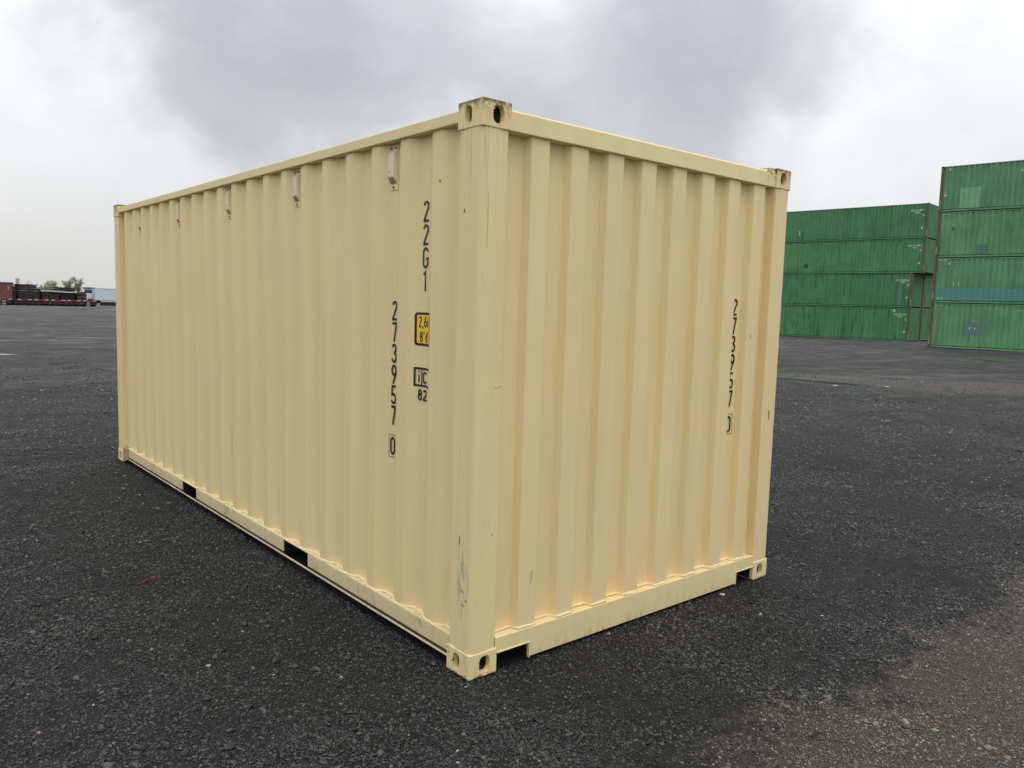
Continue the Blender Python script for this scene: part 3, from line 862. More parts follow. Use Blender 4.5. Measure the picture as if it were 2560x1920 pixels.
for k in range(43):
    c = 0.29 + 0.2766 * k
    GPF += [(c - 0.092, 0.058), (c - 0.052, 0.012), (c + 0.052, 0.012), (c + 0.092, 0.058)]
GPF.append((GRL - 0.14, 0.058))
GEF = [(0.12, 0.062)]
for k in range(9):
    s = 0.20 + 0.2445 * k
    GEF += [(s - 0.02, 0.062), (s, 0.014), (s + 0.10, 0.014), (s + 0.12, 0.062)]
GEF.append((W - 0.12, 0.062))
GZ0, GZ1 = 0.172, 2.545
g_side = to_mesh('side_panel', corrugated(GPF, GZ0, GZ1, lambda s, d, z: (s, d, z), 4, 0.006, 0.008))
g_side2 = to_mesh('side_panel', corrugated(GPF, GZ0, GZ1, lambda s, d, z: (s, W - d, z), 2, 0.004, 0.008))
g_end = to_mesh('end_panel', corrugated(GEF, GZ0, 2.50, lambda s, d, z: (d, s, z), 3, 0.004, 0.006))
g_end2 = to_mesh('end_panel', corrugated(GEF, GZ0, 2.50, lambda s, d, z: (GRL - d, s, z), 3, 0.004, 0.006))
bm = bmesh.new(); bx(bm, 0, 0.13, 0, 0.11, 0.118, H - 0.118); g_post = to_mesh('corner_post', bm)
bm = bmesh.new(); bx(bm, -0.006, 0.172, -0.006, 0.156, 0, 0.118); 
g_cast = to_mesh('corner_casting', bm)
bm = bmesh.new(); prism(bm, oval(0.095, 0.059, 0.06, 0.085, 12), 'y', -0.0085, -0.0065); g_hole = to_mesh('casting_hole', bm)
bm = bmesh.new(); bx(bm, 0.172, GRL - 0.172, 0.004, 0.06, 2.530, 2.578); g_top = to_mesh('top_rail', bm)
bm = bmesh.new(); bx(bm, 0.172, GRL - 0.172, W - 0.06, W - 0.004, 2.530, 2.578); g_top2 = to_mesh('top_rail', bm)
bm = bmesh.new(); bx(bm, 0.172, GRL - 0.172, 0.002, 0.05, 0.040, 0.140); g_bot = to_mesh('bottom_rail', bm)
bm = bmesh.new(); bx(bm, 0.172, GRL - 0.172, W - 0.05, W - 0.002, 0.040, 0.140); g_bot2 = to_mesh('bottom_rail', bm)
bm = bmesh.new(); bx(bm, 0.008, 0.07, 0.156, W - 0.156, 2.50, 2.57); g_hd = to_mesh('end_header', bm)
bm = bmesh.new(); bx(bm, GRL - 0.07, GRL - 0.008, 0.156, W - 0.156, 2.50, 2.57); g_hd2 = to_mesh('end_header', bm)
bm = bmesh.new(); bx(bm, 0.012, 0.07, 0.156, W - 0.156, 0.125, 0.172); g_sl = to_mesh('end_sill', bm)
bm = bmesh.new(); bx(bm, GRL - 0.07, GRL - 0.012, 0.156, W - 0.156, 0.125, 0.172); g_sl2 = to_mesh('end_sill', bm)
bm = bmesh.new(); bx(bm, 0.072, GRL - 0.072, 0.066, W - 0.066, 2.50, 2.587); g_roof = to_mesh('roof_panel', bm)
bm = bmesh.new(); bx(bm, 0.075, GRL - 0.075, 0.068, W - 0.068, 0.008, 0.171); g_floor = to_mesh('floor', bm)
RUSTY = [rusty('rusty_post_%s' % n, i) for i, n in enumerate(('brown', 'dull', 'ochre'))]

def green_container(label, loc, rotz, mat, rmat, group):
    r = thing('green_container', label, 'shipping container', loc, rotz, group)
    obj('side_panel', g_side, mat, r); obj('side_panel', g_side2, mat, r)
    obj('end_panel', g_end, mat, r); obj('end_panel', g_end2, mat, r)
    obj('top_rail', g_top, mat, r); obj('top_rail', g_top2, mat, r)
    obj('bottom_rail', g_bot, mat, r); obj('bottom_rail', g_bot2, mat, r)
    obj('end_header', g_hd, mat, r); obj('end_header', g_hd2, mat, r)
    obj('end_sill', g_sl, mat, r); obj('end_sill', g_sl2, mat, r)
    obj('roof_panel', g_roof, mat, r); obj('floor', g_floor, M_DARK, r)
    for ex in (0, 1):
        for ey in (0, 1):
            p = obj('corner_post', g_post, rmat, r)
            p.location = (GRL if ex else 0, W if ey else 0, 0); p.rotation_euler = (0, 0, math.pi * (ex and ey))
            if ex and not ey: p.location = (GRL - 0.13, 0, 0)
            if ey and not ex: p.location = (0, W - 0.11, 0)
            for tz in (0, 1):
                c = obj('corner_casting', g_cast, rmat, r)
                c.location = (GRL - 0.166 if ex else 0, W - 0.150 if ey else 0, 2.591 - 0.118 if tz else 0)
                if not ey:
                    h = obj('casting_hole', g_hole, M_DARK, c)
    return r

def gmark(name, bm, mat, label, parent, lift=0.004):
    for v in bm.verts: pass
    conform(bm, GPF, lambda u: u, lambda s, d, z: (s, d, z), lift)
    o = obj(name, bm, mat, parent); o['label'] = label
    return o
def gpatch(parent, s0, s1, z0, z1, mat, label, lift=0.004):
    bm = bmesh.new(); rect(bm, s0, s1, z0, z1)
    return gmark('repaint_patch', bm, mat, label, parent, lift)

M_GA = [green_paint('green_paint_%s' % n, c, i, ru, stk) for i, (n, c, ru, stk) in enumerate((
    ('one', (0.125, 0.310, 0.140), 0.55, 0.55), ('two', (0.115, 0.275, 0.135), 0.35, 0.6),
    ('three', (0.125, 0.290, 0.135), 0.6, 0.8), ('four', (0.108, 0.262, 0.135), 0.35, 0.45)))]
M_GB = [green_paint('dark_green_paint_%s' % n, c, i + 5, ru, stk) for i, (n, c, ru, stk) in enumerate((
    ('one', (0.082, 0.250, 0.101), 0.35, 1.1), ('two', (0.078, 0.235, 0.099), 0.25, 1.0),
    ('three', (0.086, 0.250, 0.103), 0.25, 0.75), ('four', (0.078, 0.222, 0.099), 0.35, 0.65)))]
AX, AY, AR = 46.30, 16.90, math.atan2(-0.9936, 0.113)
AZ = ground_base(AX, AY)
GA = 'green containers in the four high near stack'
albl = ('green container with grey blue rectangle, at the foot of the near stack',
        'green container with teal band along its lower side, second up in the near stack',
        'green container with brown diamond stain, third up in the near stack',
        'green container with pale green square patch, on top of the near stack')
A = [green_container(albl[i], (AX, AY, AZ + H * i), AR, M_GA[i], RUSTY[2 if i == 0 else i % 2], GA) for i in range(4)]
M_P1 = plain('pale_green_patch', (0.17, 0.385, 0.20), 0.55, var=0.06, scale=2)
M_P2 = plain('teal_patch', (0.098, 0.255, 0.225), 0.55, var=0.10, scale=2)
M_P3 = plain('mint_patch', (0.085, 0.42, 0.26), 0.5)
M_P4 = plain('grey_blue_patch', (0.115, 0.205, 0.18), 0.6, var=0.08, scale=2)
M_P5 = plain('brown_stain', (0.115, 0.115, 0.06), 0.7, var=0.3, scale=8)
M_P6 = plain('deep_teal_patch', (0.058, 0.205, 0.145), 0.55)
M_WHT = plain('white_lettering', (0.86, 0.90, 0.87), 0.6)
M_LBL = plain('faded_yellow_label', (0.55, 0.42, 0.10), 0.6)
M_CREAM = plain('cream_label', (0.55, 0.52, 0.33), 0.6)
M_BLUEL = plain('pale_blue_label', (0.42, 0.55, 0.62), 0.6)
M_REDL = plain('faded_red_label', (0.5, 0.2, 0.13), 0.6)
gpatch(A[3], 1.06, 2.10, 0.176, 1.31, M_P1, 'pale green square patch of fresh paint')
gpatch(A[2], 2.12, 2.62, 0.20, 0.72, M_P6, 'teal square patch low on the side')
gpatch(A[1], 0.27, 9.0, 0.176, 0.86, M_P2, 'teal band along the lower side')
gpatch(A[1], 0.28, 0.63, 0.18, 0.36, M_P3, 'small mint patch in the corner', 0.0065)
gpatch(A[0], 1.75, 2.84, 0.80, 1.57, M_P4, 'grey blue rectangle of repaint')
bm = bmesh.new(); bm.faces.new([bm.verts.new(c) for c in ((0.84, 1.78, 0), (0.76, 1.64, 0), (0.85, 1.49, 0), (0.97, 1.63, 0))])
gmark('stain', bm, M_P5, 'brown diamond shaped stain', A[2])
for s0, z0, z1, mm, c in ((1.08, 1.00, 1.20, M_CREAM, A[1]), (1.35, 0.98, 1.22, M_CREAM, A[1]), (2.05, 1.00, 1.32, M_REDL, A[1]), (2.08, 0.38, 0.74, M_P5, A[0])):
    bm = bmesh.new(); rect(bm, s0, s0 + 0.035, z0, z1); gmark('paint_scrape', bm, mm, 'pale scrape down to the primer', c)
for s0, z0, c in ((2.08, 1.15, A[0]), (2.35, 1.15, A[0]), (3.98, 2.0, A[3]), (0.78, 2.20, A[1])):
    bm = bmesh.new(); rect(bm, s0, s0 + 0.045, z0, z0 + 0.10); gmark('paint_scrape', bm, M_WHT, 'small white scrape', c, 0.0065)
bm = bmesh.new(); rect(bm, 0.22, 0.33, 1.08, 1.20); gmark('label', bm, M_REDL, 'small faded red and white label', A[3])
bm = bmesh.new(); rect(bm, 0.24, 0.36, 0.90, 1.02); gmark('label', bm, M_BLUEL, 'small pale blue label', A[3])
bm = bmesh.new(); rect(bm, 0.40, 0.50, 2.34, 2.51); gmark('label', bm, M_CREAM, 'small cream label near the top corner', A[3])
for i in range(3):
    bm = bmesh.new()
    for q in (0.22, 0.29, 0.36, 0.50, 0.57, 0.64):
        ribbon(bm, [(q, 2.455), (q + 0.05, 2.50)], 0.028, 1, 1, 0, 0)
    hm = gmark('hatch_mark', bm, M_CREAM if i != 1 else M_WHT, 'short row of pale slanted strokes under the top rail', A[i]); hm['kind'] = 'stuff'
# yellow chalk squiggles low on the rusty posts
def squiggle(parent, sx, z0, seed):
    rnd = random.Random(seed); pts = [(sx + (0.035 if k % 2 else -0.03) * rnd.uniform(0.5, 1), z0 + 0.055 * k + rnd.uniform(-.01, .01)) for k in range(9)]
    bm = bmesh.new(); ribbon(bm, pts, 0.018, 1, 1, 0, 0)
    for v in bm.verts: v.co = Vector((v.co.x, -0.0018, v.co.y))
    o = obj('chalk_mark', bm, M_CREAM, parent); o['label'] = 'pale scribbled chalk mark on the rusty post'
for i, c in enumerate(A): squiggle(c, 0.065, 0.22, i)

TH = math.atan2(-0.9954, 0.0958)
BU = Vector((-0.0958, 0.9954, 0)); BN = Vector((0.9954, 0.0958, 0))
BZ = ground_base(58.5, 28.0) - 0.03
Pu = Vector((59.54, 22.93, 0))
GB = 'green containers in the four high far stack'
blbl = ('dark green container with cream tag above its number, lowest in far stack',
        'dark green container with pale stripe under its number, second in far stack',
        'dark green container with a small blackened square, third up in the far stack',
        'dark green container with a white tick on its side, on top of the far stack')
B = []
shift = (0.72, 0.72, 0.0, 0.0)
for i in range(4):
    q = Pu + BU * (GRL + shift[i])
    B.append(green_container(blbl[i], (q.x, q.y, BZ + H * i), TH, M_GB[i], RUSTY[i % 2], GB))
back = (0.69, 0.69, 0.40, 0.40)
for i in range(4):
    q = Pu + BU * (GRL + back[i]) + BN * (W + 0.10)
    B.append(green_container(('dark green ground level container mostly hidden behind the far stack', 'dark green second tier container mostly hidden behind the far stack',
                              'dark green third tier container almost wholly hidden behind the far stack', 'dark green topmost container almost wholly hidden behind the far stack')[i],
                             (q.x, q.y, BZ + H * i), TH, M_GB[(i + 2) % 4], RUSTY[1], GB))
def font_mesh(txt, size):
    cu = bpy.data.curves.new('txt', 'FONT'); cu.body = txt; cu.size = size; cu.resolution_u = 3; cu.offset = size * 0.012
    cu.space_character = 1.25
    o = bpy.data.objects.new('tmp', cu); COL.objects.link(o)
    me = evaluated(o); bpy.data.objects.remove(o); bpy.data.curves.remove(cu)
    return me
nums = ('PACD 827309 8', 'DACD 822816 4', 'DACD 421806 8', 'DACD 821857 7')
for i in range(4):
    x_r = GRL - (0.26 if i < 2 else 0.30)     # right end of the number
    for txt, zt, sz, xoff, nm in ((nums[i], 2.02, 0.175, 0, 'serial_number'), ('4261', 1.87, 0.155, 0.33, 'size_code')):
        me = font_mesh(txt, sz); b2 = bmesh.new(); b2.from_mesh(me); bpy.data.meshes.remove(me)
        x1 = max(v.co.x for v in b2.verts)
        wid = 0.96 if txt != '4261' else 0.30
        for v in b2.verts: v.co = Vector((v.co.x / x1 * wid + x_r - xoff - wid, v.co.y + zt, 0))
        gmark(nm, b2, M_WHT, 'white stencilled %s on the side' % txt, B[i], 0.006)
    bm = bmesh.new(); rect(bm, x_r - 0.12, x_r + 0.01, 1.62, 1.80); gmark('label', bm, M_LBL, 'small square yellow label', B[i], 0.006)
    bm = bmesh.new(); bm.faces.new([bm.verts.new((a, b_, 0)) for a, b_ in arc(x_r - 0.10, 0.78, 0.055, 0.075, 0, 345, 9)])
    gmark('label', bm, M_WHT, 'small worn white label', B[i], 0.006)
bm = bmesh.new(); rect(bm, GRL - 1.30, GRL - 1.10, 2.28, 2.45); gmark('label', bm, M_CREAM, 'cream tag under the top rail', B[0], 0.006)
M_WORN = plain('worn_grey_green', (0.12, 0.215, 0.165), 0.6, var=0.15, scale=3)
bm = bmesh.new(); rect(bm, GRL - 1.05, GRL - 0.72, 0.2, 1.80); gmark('stain', bm, M_WORN, 'pale worn stripe under the number', B[1], 0.004)
bm = bmesh.new(); rect(bm, 2.9, 3.25, 0.50, 0.82); gmark('stain', bm, plain('blackened_square', (0.03, 0.055, 0.045), 0.7), 'small blackened square', B[2], 0.005)
bm = bmesh.new(); rect(bm, 2.35, 2.39, 0.55, 0.95); gmark('paint_scrape', bm, M_WHT, 'white tick', B[3], 0.005)
for i, c in enumerate(B[:4]):
    rnd = random.Random(i); pts = [(GRL - 0.065 + (0.035 if k % 2 else -0.03) * rnd.uniform(0.5, 1), 0.2 + 0.055 * k) for k in range(9)]
    bm = bmesh.new(); ribbon(bm, pts, 0.016, 1, 1, 0, 0)
    for v in bm.verts: v.co = Vector((v.co.x, -0.0018, v.co.y))
    o = obj('chalk_mark', bm, M_CREAM, c); o['label'] = 'pale scribbled chalk mark on the rusty post'

# ------------------------------------------------------------------ the far row of trailers and stacked mats on the left
YR = 167.0
GY = ground_base(25, YR)
M_RED = plain('red_chassis_paint', (0.105, 0.018, 0.021), 0.6, var=0.4, scale=3)
M_TYRE = plain('tyre_rubber', (0.012, 0.012, 0.014), 0.85)
M_PAD = plain('pale_bolster_pad', (0.62, 0.50, 0.44), 0.6)
M_LAMP = plain('red_lamp_lens', (0.45, 0.07, 0.05), 0.3)
M_BROWN = green_paint('red_brown_container_paint', (0.20, 0.082, 0.066), 21, 0.4, 0.5)
M_BLUE = plain('navy_container_paint', (0.045, 0.052, 0.135), 0.6)
M_ALU = plain('white_trailer_sheet', (0.56, 0.63, 0.70), 0.45, var=0.05, scale=1)
M_ALUR = plain('grey_trailer_rail', (0.42, 0.42, 0.41), 0.5)
M_CAB = plain('white_cab_paint', (0.72, 0.75, 0.78), 0.4, var=0.04)
M_GLASS = plain('dark_windscreen', (0.02, 0.024, 0.03), 0.12)
M_MUD = plain('black_mudflap', (0.02, 0.02, 0.02), 0.8)
M_SILV = plain('galvanised_sheet', (0.55, 0.60, 0.66), 0.35, 0.3, var=0.1, scale=1)
M_HUB = plain('pale_hub', (0.6, 0.6, 0.58), 0.5)

bm = bmesh.new(); tube(bm, (-0.13, 0, 0), (0.13, 0, 0), 0.5, n=20); bmesh.ops.bevel(bm, geom=[e for e in bm.edges if len(e.link_faces) == 2 and e.calc_face_angle(0) > 1.2], offset=0.04, segments=2, affect='EDGES')
g_tyre = to_mesh('wheel', bm)
bm = bmesh.new(); tube(bm, (-0.135, 0, 0), (0.135, 0, 0), 0.22, n=12); g_hub = to_mesh('hub', bm)
def wheel(parent, x, y, z):
    o = obj('wheel', g_tyre, M_TYRE, parent); o.location = (x, y, z); obj('hub', g_hub, M_HUB, o)
def chassis_meshes():
    d = {}
    bm = bmesh.new()
    for x in (-0.45, 0.45): bx(bm, x - 0.09, x + 0.09, 0.25, 11.8, 0.80, 1.08)
    for y in (1.5, 4.0, 7.0, 10.0): bx(bm, -0.36, 0.36, y, y + 0.14, 0.84, 1.02)
    d['frame'] = to_mesh('frame', bm)
    bm = bmesh.new(); bx(bm, -1.22, 1.22, 0.0, 0.24, 0.98, 1.22); bx(bm, -0.55, 0.55, -0.02, 0.0, 0.86, 0.975); d['rear_bolster'] = to_mesh('rear_bolster', bm)
    bm = bmesh.new(); bx(bm, -1.18, 1.18, 11.6, 11.85, 0.99, 1.22); d['front_bolster'] = to_mesh('front_bolster', bm)
    bm = bmesh.new(); bx(bm, -1.0, 1.0, 0.02, 0.12, 0.42, 0.54)
    for x in (-0.62, 0.62): bx(bm, x - 0.06, x + 0.06, 0.03, 0.13, 0.54, 0.979)
    d['bumper'] = to_mesh('bumper', bm)
    bm = bmesh.new(); bx(bm, -0.30, 0.30, -0.012, 0.0, 1.02, 1.16); d['lock_pad'] = to_mesh('lock_pad', bm)
    bm = bmesh.new(); bx(bm, -0.3, 0.3, 0.28, 0.30, 0.28, 0.82); d['mudflap'] = to_mesh('mudflap', bm)
    bm = bmesh.new(); bx(bm, -0.14, 0.14, -0.03, -0.021, 0.88, 0.95); d['tail_lamp'] = to_mesh('tail_lamp', bm)
    bm = bmesh.new(); tube(bm, (-0.8, 0, 0.5), (0.8, 0, 0.5), 0.07, n=8); d['axle'] = to_mesh('axle', bm)
    bm = bmesh.new(); bx(bm, -0.07, 0.07, -0.07, 0.07, 0.0, 0.99); bx(bm, -0.14, 0.14, -0.14, 0.14, 0.0, 0.03); d['landing_leg'] = to_mesh('landing_leg', bm)
    return d
CH = chassis_meshes()
def chassis(x, y, label, group):
    r = thing('container_chassis', label, 'trailer chassis', (x, y, GY), 0, group)
    for k in ('frame', 'rear_bolster', 'front_bolster', 'bumper'): obj(k, CH[k], M_RED, r)
    for s in (-1, 1):
        o = obj('lock_pad', CH['lock_pad'], M_PAD, r); o.location = (0.86 * s, 0, 0)
        o = obj('mudflap', CH['mudflap'], M_MUD, r); o.location = (0.82 * s, 0, 0)
        o = obj('tail_lamp', CH['tail_lamp'], M_LAMP, r); o.location = (0.36 * s, 0, 0)
        o = obj('landing_leg', CH['landing_leg'], M_RED, r); o.location = (0.7 * s, 9.0, 0)
    for y_ in (0.95, 2.25):
        o = obj('axle', CH['axle'], M_MUD, r); o.location = (0, y_, 0)
        for s in (-1, 1):
            wheel(r, 0.72 * s, y_, 0.5); wheel(r, 1.02 * s, y_, 0.5)
    return r
GC = 'red container chassis parked side by side at the back of the yard'
chassis(20.03, YR - 0.2, 'red chassis carrying the brown red container at the left edge', GC)
clbl = ('empty red chassis next to the one carrying the brown red container', 'empty red chassis in front of the right end of the tallest dark stack',
        'empty red chassis below the middle of the silver sheet', 'empty red chassis below the right end of the silver sheet', 'empty red chassis beside the white box trailer')
for x, lb in zip((23.20, 25.92, 28.68, 31.32, 34.02), clbl): chassis(x, YR, lb, GC)

def box_container(x, y, z, mat, label, stripe=False):
    """a forty footer seen end on"""
    r = thing('container_on_chassis', label, 'shipping container', (x, y, z), 0)
    e = to_mesh('end_panel', corrugated([(q, dd) for q, dd in GEF], 0.15, 2.5, lambda s, d, zz: (s - W / 2, d, zz), 2, 0.003, 0.006))
    obj('end_panel', e, mat, r)
    bm = bmesh.new(); bx(bm, -W / 2 + 0.02, W / 2 - 0.02, 0.07, 12.1, 0.1, 2.56); obj('body', bm, mat, r)
    for s in (-1, 1):
        bm = bmesh.new(); bx(bm, s * W / 2 - 0.06 - 0.06 * s, s * W / 2 + 0.06 - 0.06 * s, 0.0, 0.12, 0.118, 2.474); obj('corner_post', bm, mat, r)
        for zz in (0.0, 2.473):
            bm = bmesh.new(); bx(bm, s * W / 2 - 0.08 - 0.08 * s, s * W / 2 + 0.08 - 0.08 * s, -0.006, 0.17, zz, zz + 0.118); obj('corner_casting', bm, mat, r)
    bm = bmesh.new(); bx(bm, -W / 2 + 0.162, W / 2 - 0.162, 0.0, 0.08, 2.48, 2.58); obj('end_header', bm, mat, r)
    bm = bmesh.new(); bx(bm, -W / 2 + 0.162, W / 2 - 0.162, 0.0, 0.08, 0.02, 0.148); obj('end_sill', bm, mat, r)
    if stripe:
        bm = bmesh.new(); bx(bm, 0.60, 0.70, -0.004, 0.012, 1.55, 2.33); o = obj('lettering', bm, M_PAD, r); o['label'] = 'upright line of pale lettering'
    return r
box_container(20.03, YR, GY + 1.235, M_BROWN, 'brown red container sitting on a chassis at the left edge', True)
box_container(21.12, YR + 6.2, GY + 1.62, M_BLUE, 'navy blue container showing its corner behind the brown red one')

# dark stacks of flat mats
def slab_mat(name, a, seed):
    m, nt, b = new_mat(name)
    tc = nt.add('ShaderNodeTexCoord'); P = nt.vmath('ADD', tc.outputs['Object'], (seed, seed * 2, 0))
    x, y, z = nt.sep(P)
    n = nt.noise(nt.comb(nt.math('MULTIPLY', x, 0.9), y, nt.math('MULTIPLY', z, 9.0)), 1.0, 5.0, 0.6)
    nt.put(b.inputs['Base Color'], nt.mix(nt.smooth(n, 0.35, 0.7), tuple(v * 0.55 for v in a), tuple(v * 1.6 for v in a)))
    b.inputs['Roughness'].default_value = 0.8
    return m
M_SL = [slab_mat('dark_mat_steel', (0.022, 0.022, 0.025), 1), slab_mat('brown_mat_steel', (0.050, 0.030, 0.026), 5), slab_mat('rusty_mat_steel', (0.058, 0.045, 0.036), 9)]
def stack(x0, x1, y, z0, z1, n, seed, label, top=None, mats=(0, 0, 2, 0)):
    rnd = random.Random(seed)
    r = thing('mat_stack', label, 'mat stack', ((x0 + x1) / 2, y, GY), 0, 'dark stacks of flat mats behind the chassis')
    hw = (x1 - x0) / 2; dz = (z1 - z0) / n
    for k in range(n):
        a = -hw + rnd.uniform(0, .10); b_ = hw - rnd.uniform(0, .10)
        bm = bmesh.new(); zz = z0 - GY + dz * k
        bx(bm, a, b_, rnd.uniform(-.08, .08), 6.0, zz + 0.015, zz + dz - 0.01)
        for q in (a, b_ - 0.12): bx(bm, q, q + 0.12, -0.10, -0.085, zz + 0.015, zz + dz - 0.03)
        obj('slab', bm, M_SL[mats[k % len(mats)]], r)
    if top:
        a, b_, za, zb = top
        bm = bmesh.new()
        prism(bm, [(a, zb - GY - 0.10), (b_, zb - GY - 0.06), (b_ + 0.12, zb - GY + 0.02), (a - 0.18, zb - GY + 0.01)], 'y', -0.1, 6.0)
        obj('slab', bm, M_SL[1], r)
        bm = bmesh.new(); bx(bm, a + 0.1, b_ - 0.1, 0.0, 5.8, za - GY + 0.01, zb - GY - 0.105); obj('slab', bm, M_SL[1], r)
    return r
stack(21.40, 22.35, 170.0, GY, 2.42, 8, 3, 'narrow dark stack of mats between the brown red container and the tallest stack')
stack(22.80, 26.35, 171.0, GY, 2.09, 7, 4, 'tall dark stack of mats with a brown overhanging top', top=(-1.65, 1.35, 2.09, 2.84), mats=(2, 0, 2, 0, 0, 0, 0))
stack(26.65, 29.60, 171.0, GY, 1.58, 7, 5, 'low brown stack of mats under the left end of the silver sheet', mats=(1, 2, 1, 1))
stack(29.75, 32.30, 171.0, GY, 1.52, 7, 6, 'low black stack of mats under the right end of the silver sheet')
stack(31.10, 33.85, 178.5, GY, 1.95, 7, 7, 'dark stack with a brown tilted top behind the silver sheet', top=(-1.4, 1.3, 1.95, 2.52), mats=(0, 1, 0))
stack(32.55, 34.15, 170.0, GY, 1.72, 7, 8, 'narrow greyish stack of mats beside the white truck cab', mats=(2, 2, 0))
# the bent silver sheet lying across the two low stacks
sh = bmesh.new(); pts_lo, pts_hi = [], []
for k in range(13):
    t = k / 12; x_ = -3.0 + 6.0 * t; zz = 1.83 - 0.20 * t - GY + 0.03 * math.sin(t * 7)
    pts_lo.append((x_, zz - (0.22 - 0.06 * t))); pts_hi.append((x_, zz + 0.04))
pts = [(-3.25, pts_hi[0][1] + 0.14)] + pts_hi + [(3.05, pts_hi[-1][1] + 0.10), (3.25, pts_lo[-1][1] - 0.10)] + pts_lo[::-1]
prism(sh, pts, 'y', -0.3, 1.6)
silver = thing('metal_sheet', 'long bent silver sheet lying across the low dark stacks', 'metal sheet', (29.55, 170.8, GY), 0)
obj('sheet', sh, M_SILV, silver)
bm = bmesh.new(); tube(bm, (0, 0, 0), (0, 0, 0.75), 0.03, n=6)
o = obj('thin_pole', bm, M_MUD); o.location = (24.75, 174.0, 2.55); tag(o, 'short thin pole sticking up above the tallest dark stack', 'pole')

# white truck seen from the front
def truck():
    x0, y0 = 35.25, 172.0
    r = thing('truck_cab', 'white truck cab with dark windscreen beside the box trailer', 'truck', (x0, y0, GY), 0)
    bm = bmesh.new(); prism(bm, [(-0.1, 1.25), (0.0, 0.95), (2.2, 0.95), (2.2, 3.35), (0.35, 3.40), (0.10, 2.55)], 'x', -1.22, 1.22); obj('body', bm, M_CAB, r, bevel=0.04)
    bm = bmesh.new(); vs = [bm.verts.new(c) for c in ((-1.08, 0.07, 2.58), (1.08, 0.07, 2.58), (1.02, 0.31, 3.36), (-1.02, 0.31, 3.36))]; bm.faces.new(vs)
    g = bmesh.ops.extrude_face_region(bm, geom=bm.faces[:]); bmesh.ops.translate(bm, verts=[v for v in g['geom'] if isinstance(v, bmesh.types.BMVert)], vec=(0, 0.06, -0.02))
    bmesh.ops.recalc_face_normals(bm, faces=bm.faces[:]); obj('windscreen', bm, M_GLASS, r)
    bm = bmesh.new(); bx(bm, -1.0, 1.0, 0.4, 2.1, 3.42, 3.72); obj('roof_deflector', bm, M_MUD, r, bevel=0.05)
    bm = bmesh.new(); bx(bm, -1.22, 1.22, -0.2, 0.15, 0.40, 0.90); obj('bumper', bm, M_CAB, r, bevel=0.04)
    bm = bmesh.new()
    for k in range(4): bx(bm, -0.45, 0.45, -0.13, -0.10, 1.02 + k * 0.13, 1.10 + k * 0.13)
    obj('grille', bm, M_MUD, r)
    for s in (-1, 1):
        bm = bmesh.new(); bx(bm, 1.30 * s - 0.08, 1.30 * s + 0.08, -0.05, 0.08, 2.3, 2.95); obj('mirror', bm, M_CAB, r)
        bm = bmesh.new(); bx(bm, 0.85 * s - 0.18, 0.85 * s + 0.18, -0.22, -0.201, 0.62, 0.82); obj('headlight', bm, M_HUB, r)
        wheel(r, 1.02 * s, 1.2, 0.5); wheel(r, 1.02 * s, 4.2, 0.5)
    bm = bmesh.new(); bx(bm, -0.45, 0.45, 2.3, 6.0, 0.65, 0.95); obj('frame', bm, M_MUD, r)
truck()
def box_trailer():
    x0, y0 = 35.50, 169.5; Lx = 13.2
    r = thing('box_trailer', 'long white box trailer side on behind the tan container', 'box trailer', (x0, y0, GY), 0)
    bm = bmesh.new(); bx(bm, 0, Lx, 0, 2.5, 1.27, 3.50); obj('body', bm, M_ALU, r, bevel=0.02)
    for k in range(11):
        bm = bmesh.new(); bx(bm, 0.02 + k * 1.2, 0.06 + k * 1.2, -0.012, -0.001, 1.28, 3.48); obj('panel_rib', bm, M_ALU, r)
    bm = bmesh.new(); bx(bm, -0.01, Lx, -0.03, -0.0135, 3.49, 3.60); obj('top_rail', bm, M_ALUR, r)
    bm = bmesh.new(); bx(bm, 1.0, Lx, -0.03, 0.06, 0.92, 1.20); obj('bottom_rail', bm, M_ALUR, r)
    bm = bmesh.new(); bx(bm, 0.5, Lx - 0.4, 0.8, 1.7, 0.70, 1.2); obj('frame', bm, M_MUD, r)
    bm = bmesh.new(); bx(bm, 0.9, 3.9, 0.10, 0.14, 0.18, 0.90); obj('side_skirt', bm, M_MUD, r)
    for x_ in (4.05, 4.35):
        bm = bmesh.new(); bx(bm, x_ - 0.06, x_ + 0.06, 0.2, 0.34, 0, 0.92); obj('landing_leg', bm, M_ALUR, r)
    for x_ in (10.2, 11.5):
        for y_ in (0.3, 2.2):
            o = obj('wheel', g_tyre, M_TYRE, r); o.location = (x_, y_, 0.5); o.rotation_euler = (0, 0, math.pi / 2); obj('hub', g_hub, M_HUB, o)
box_trailer()

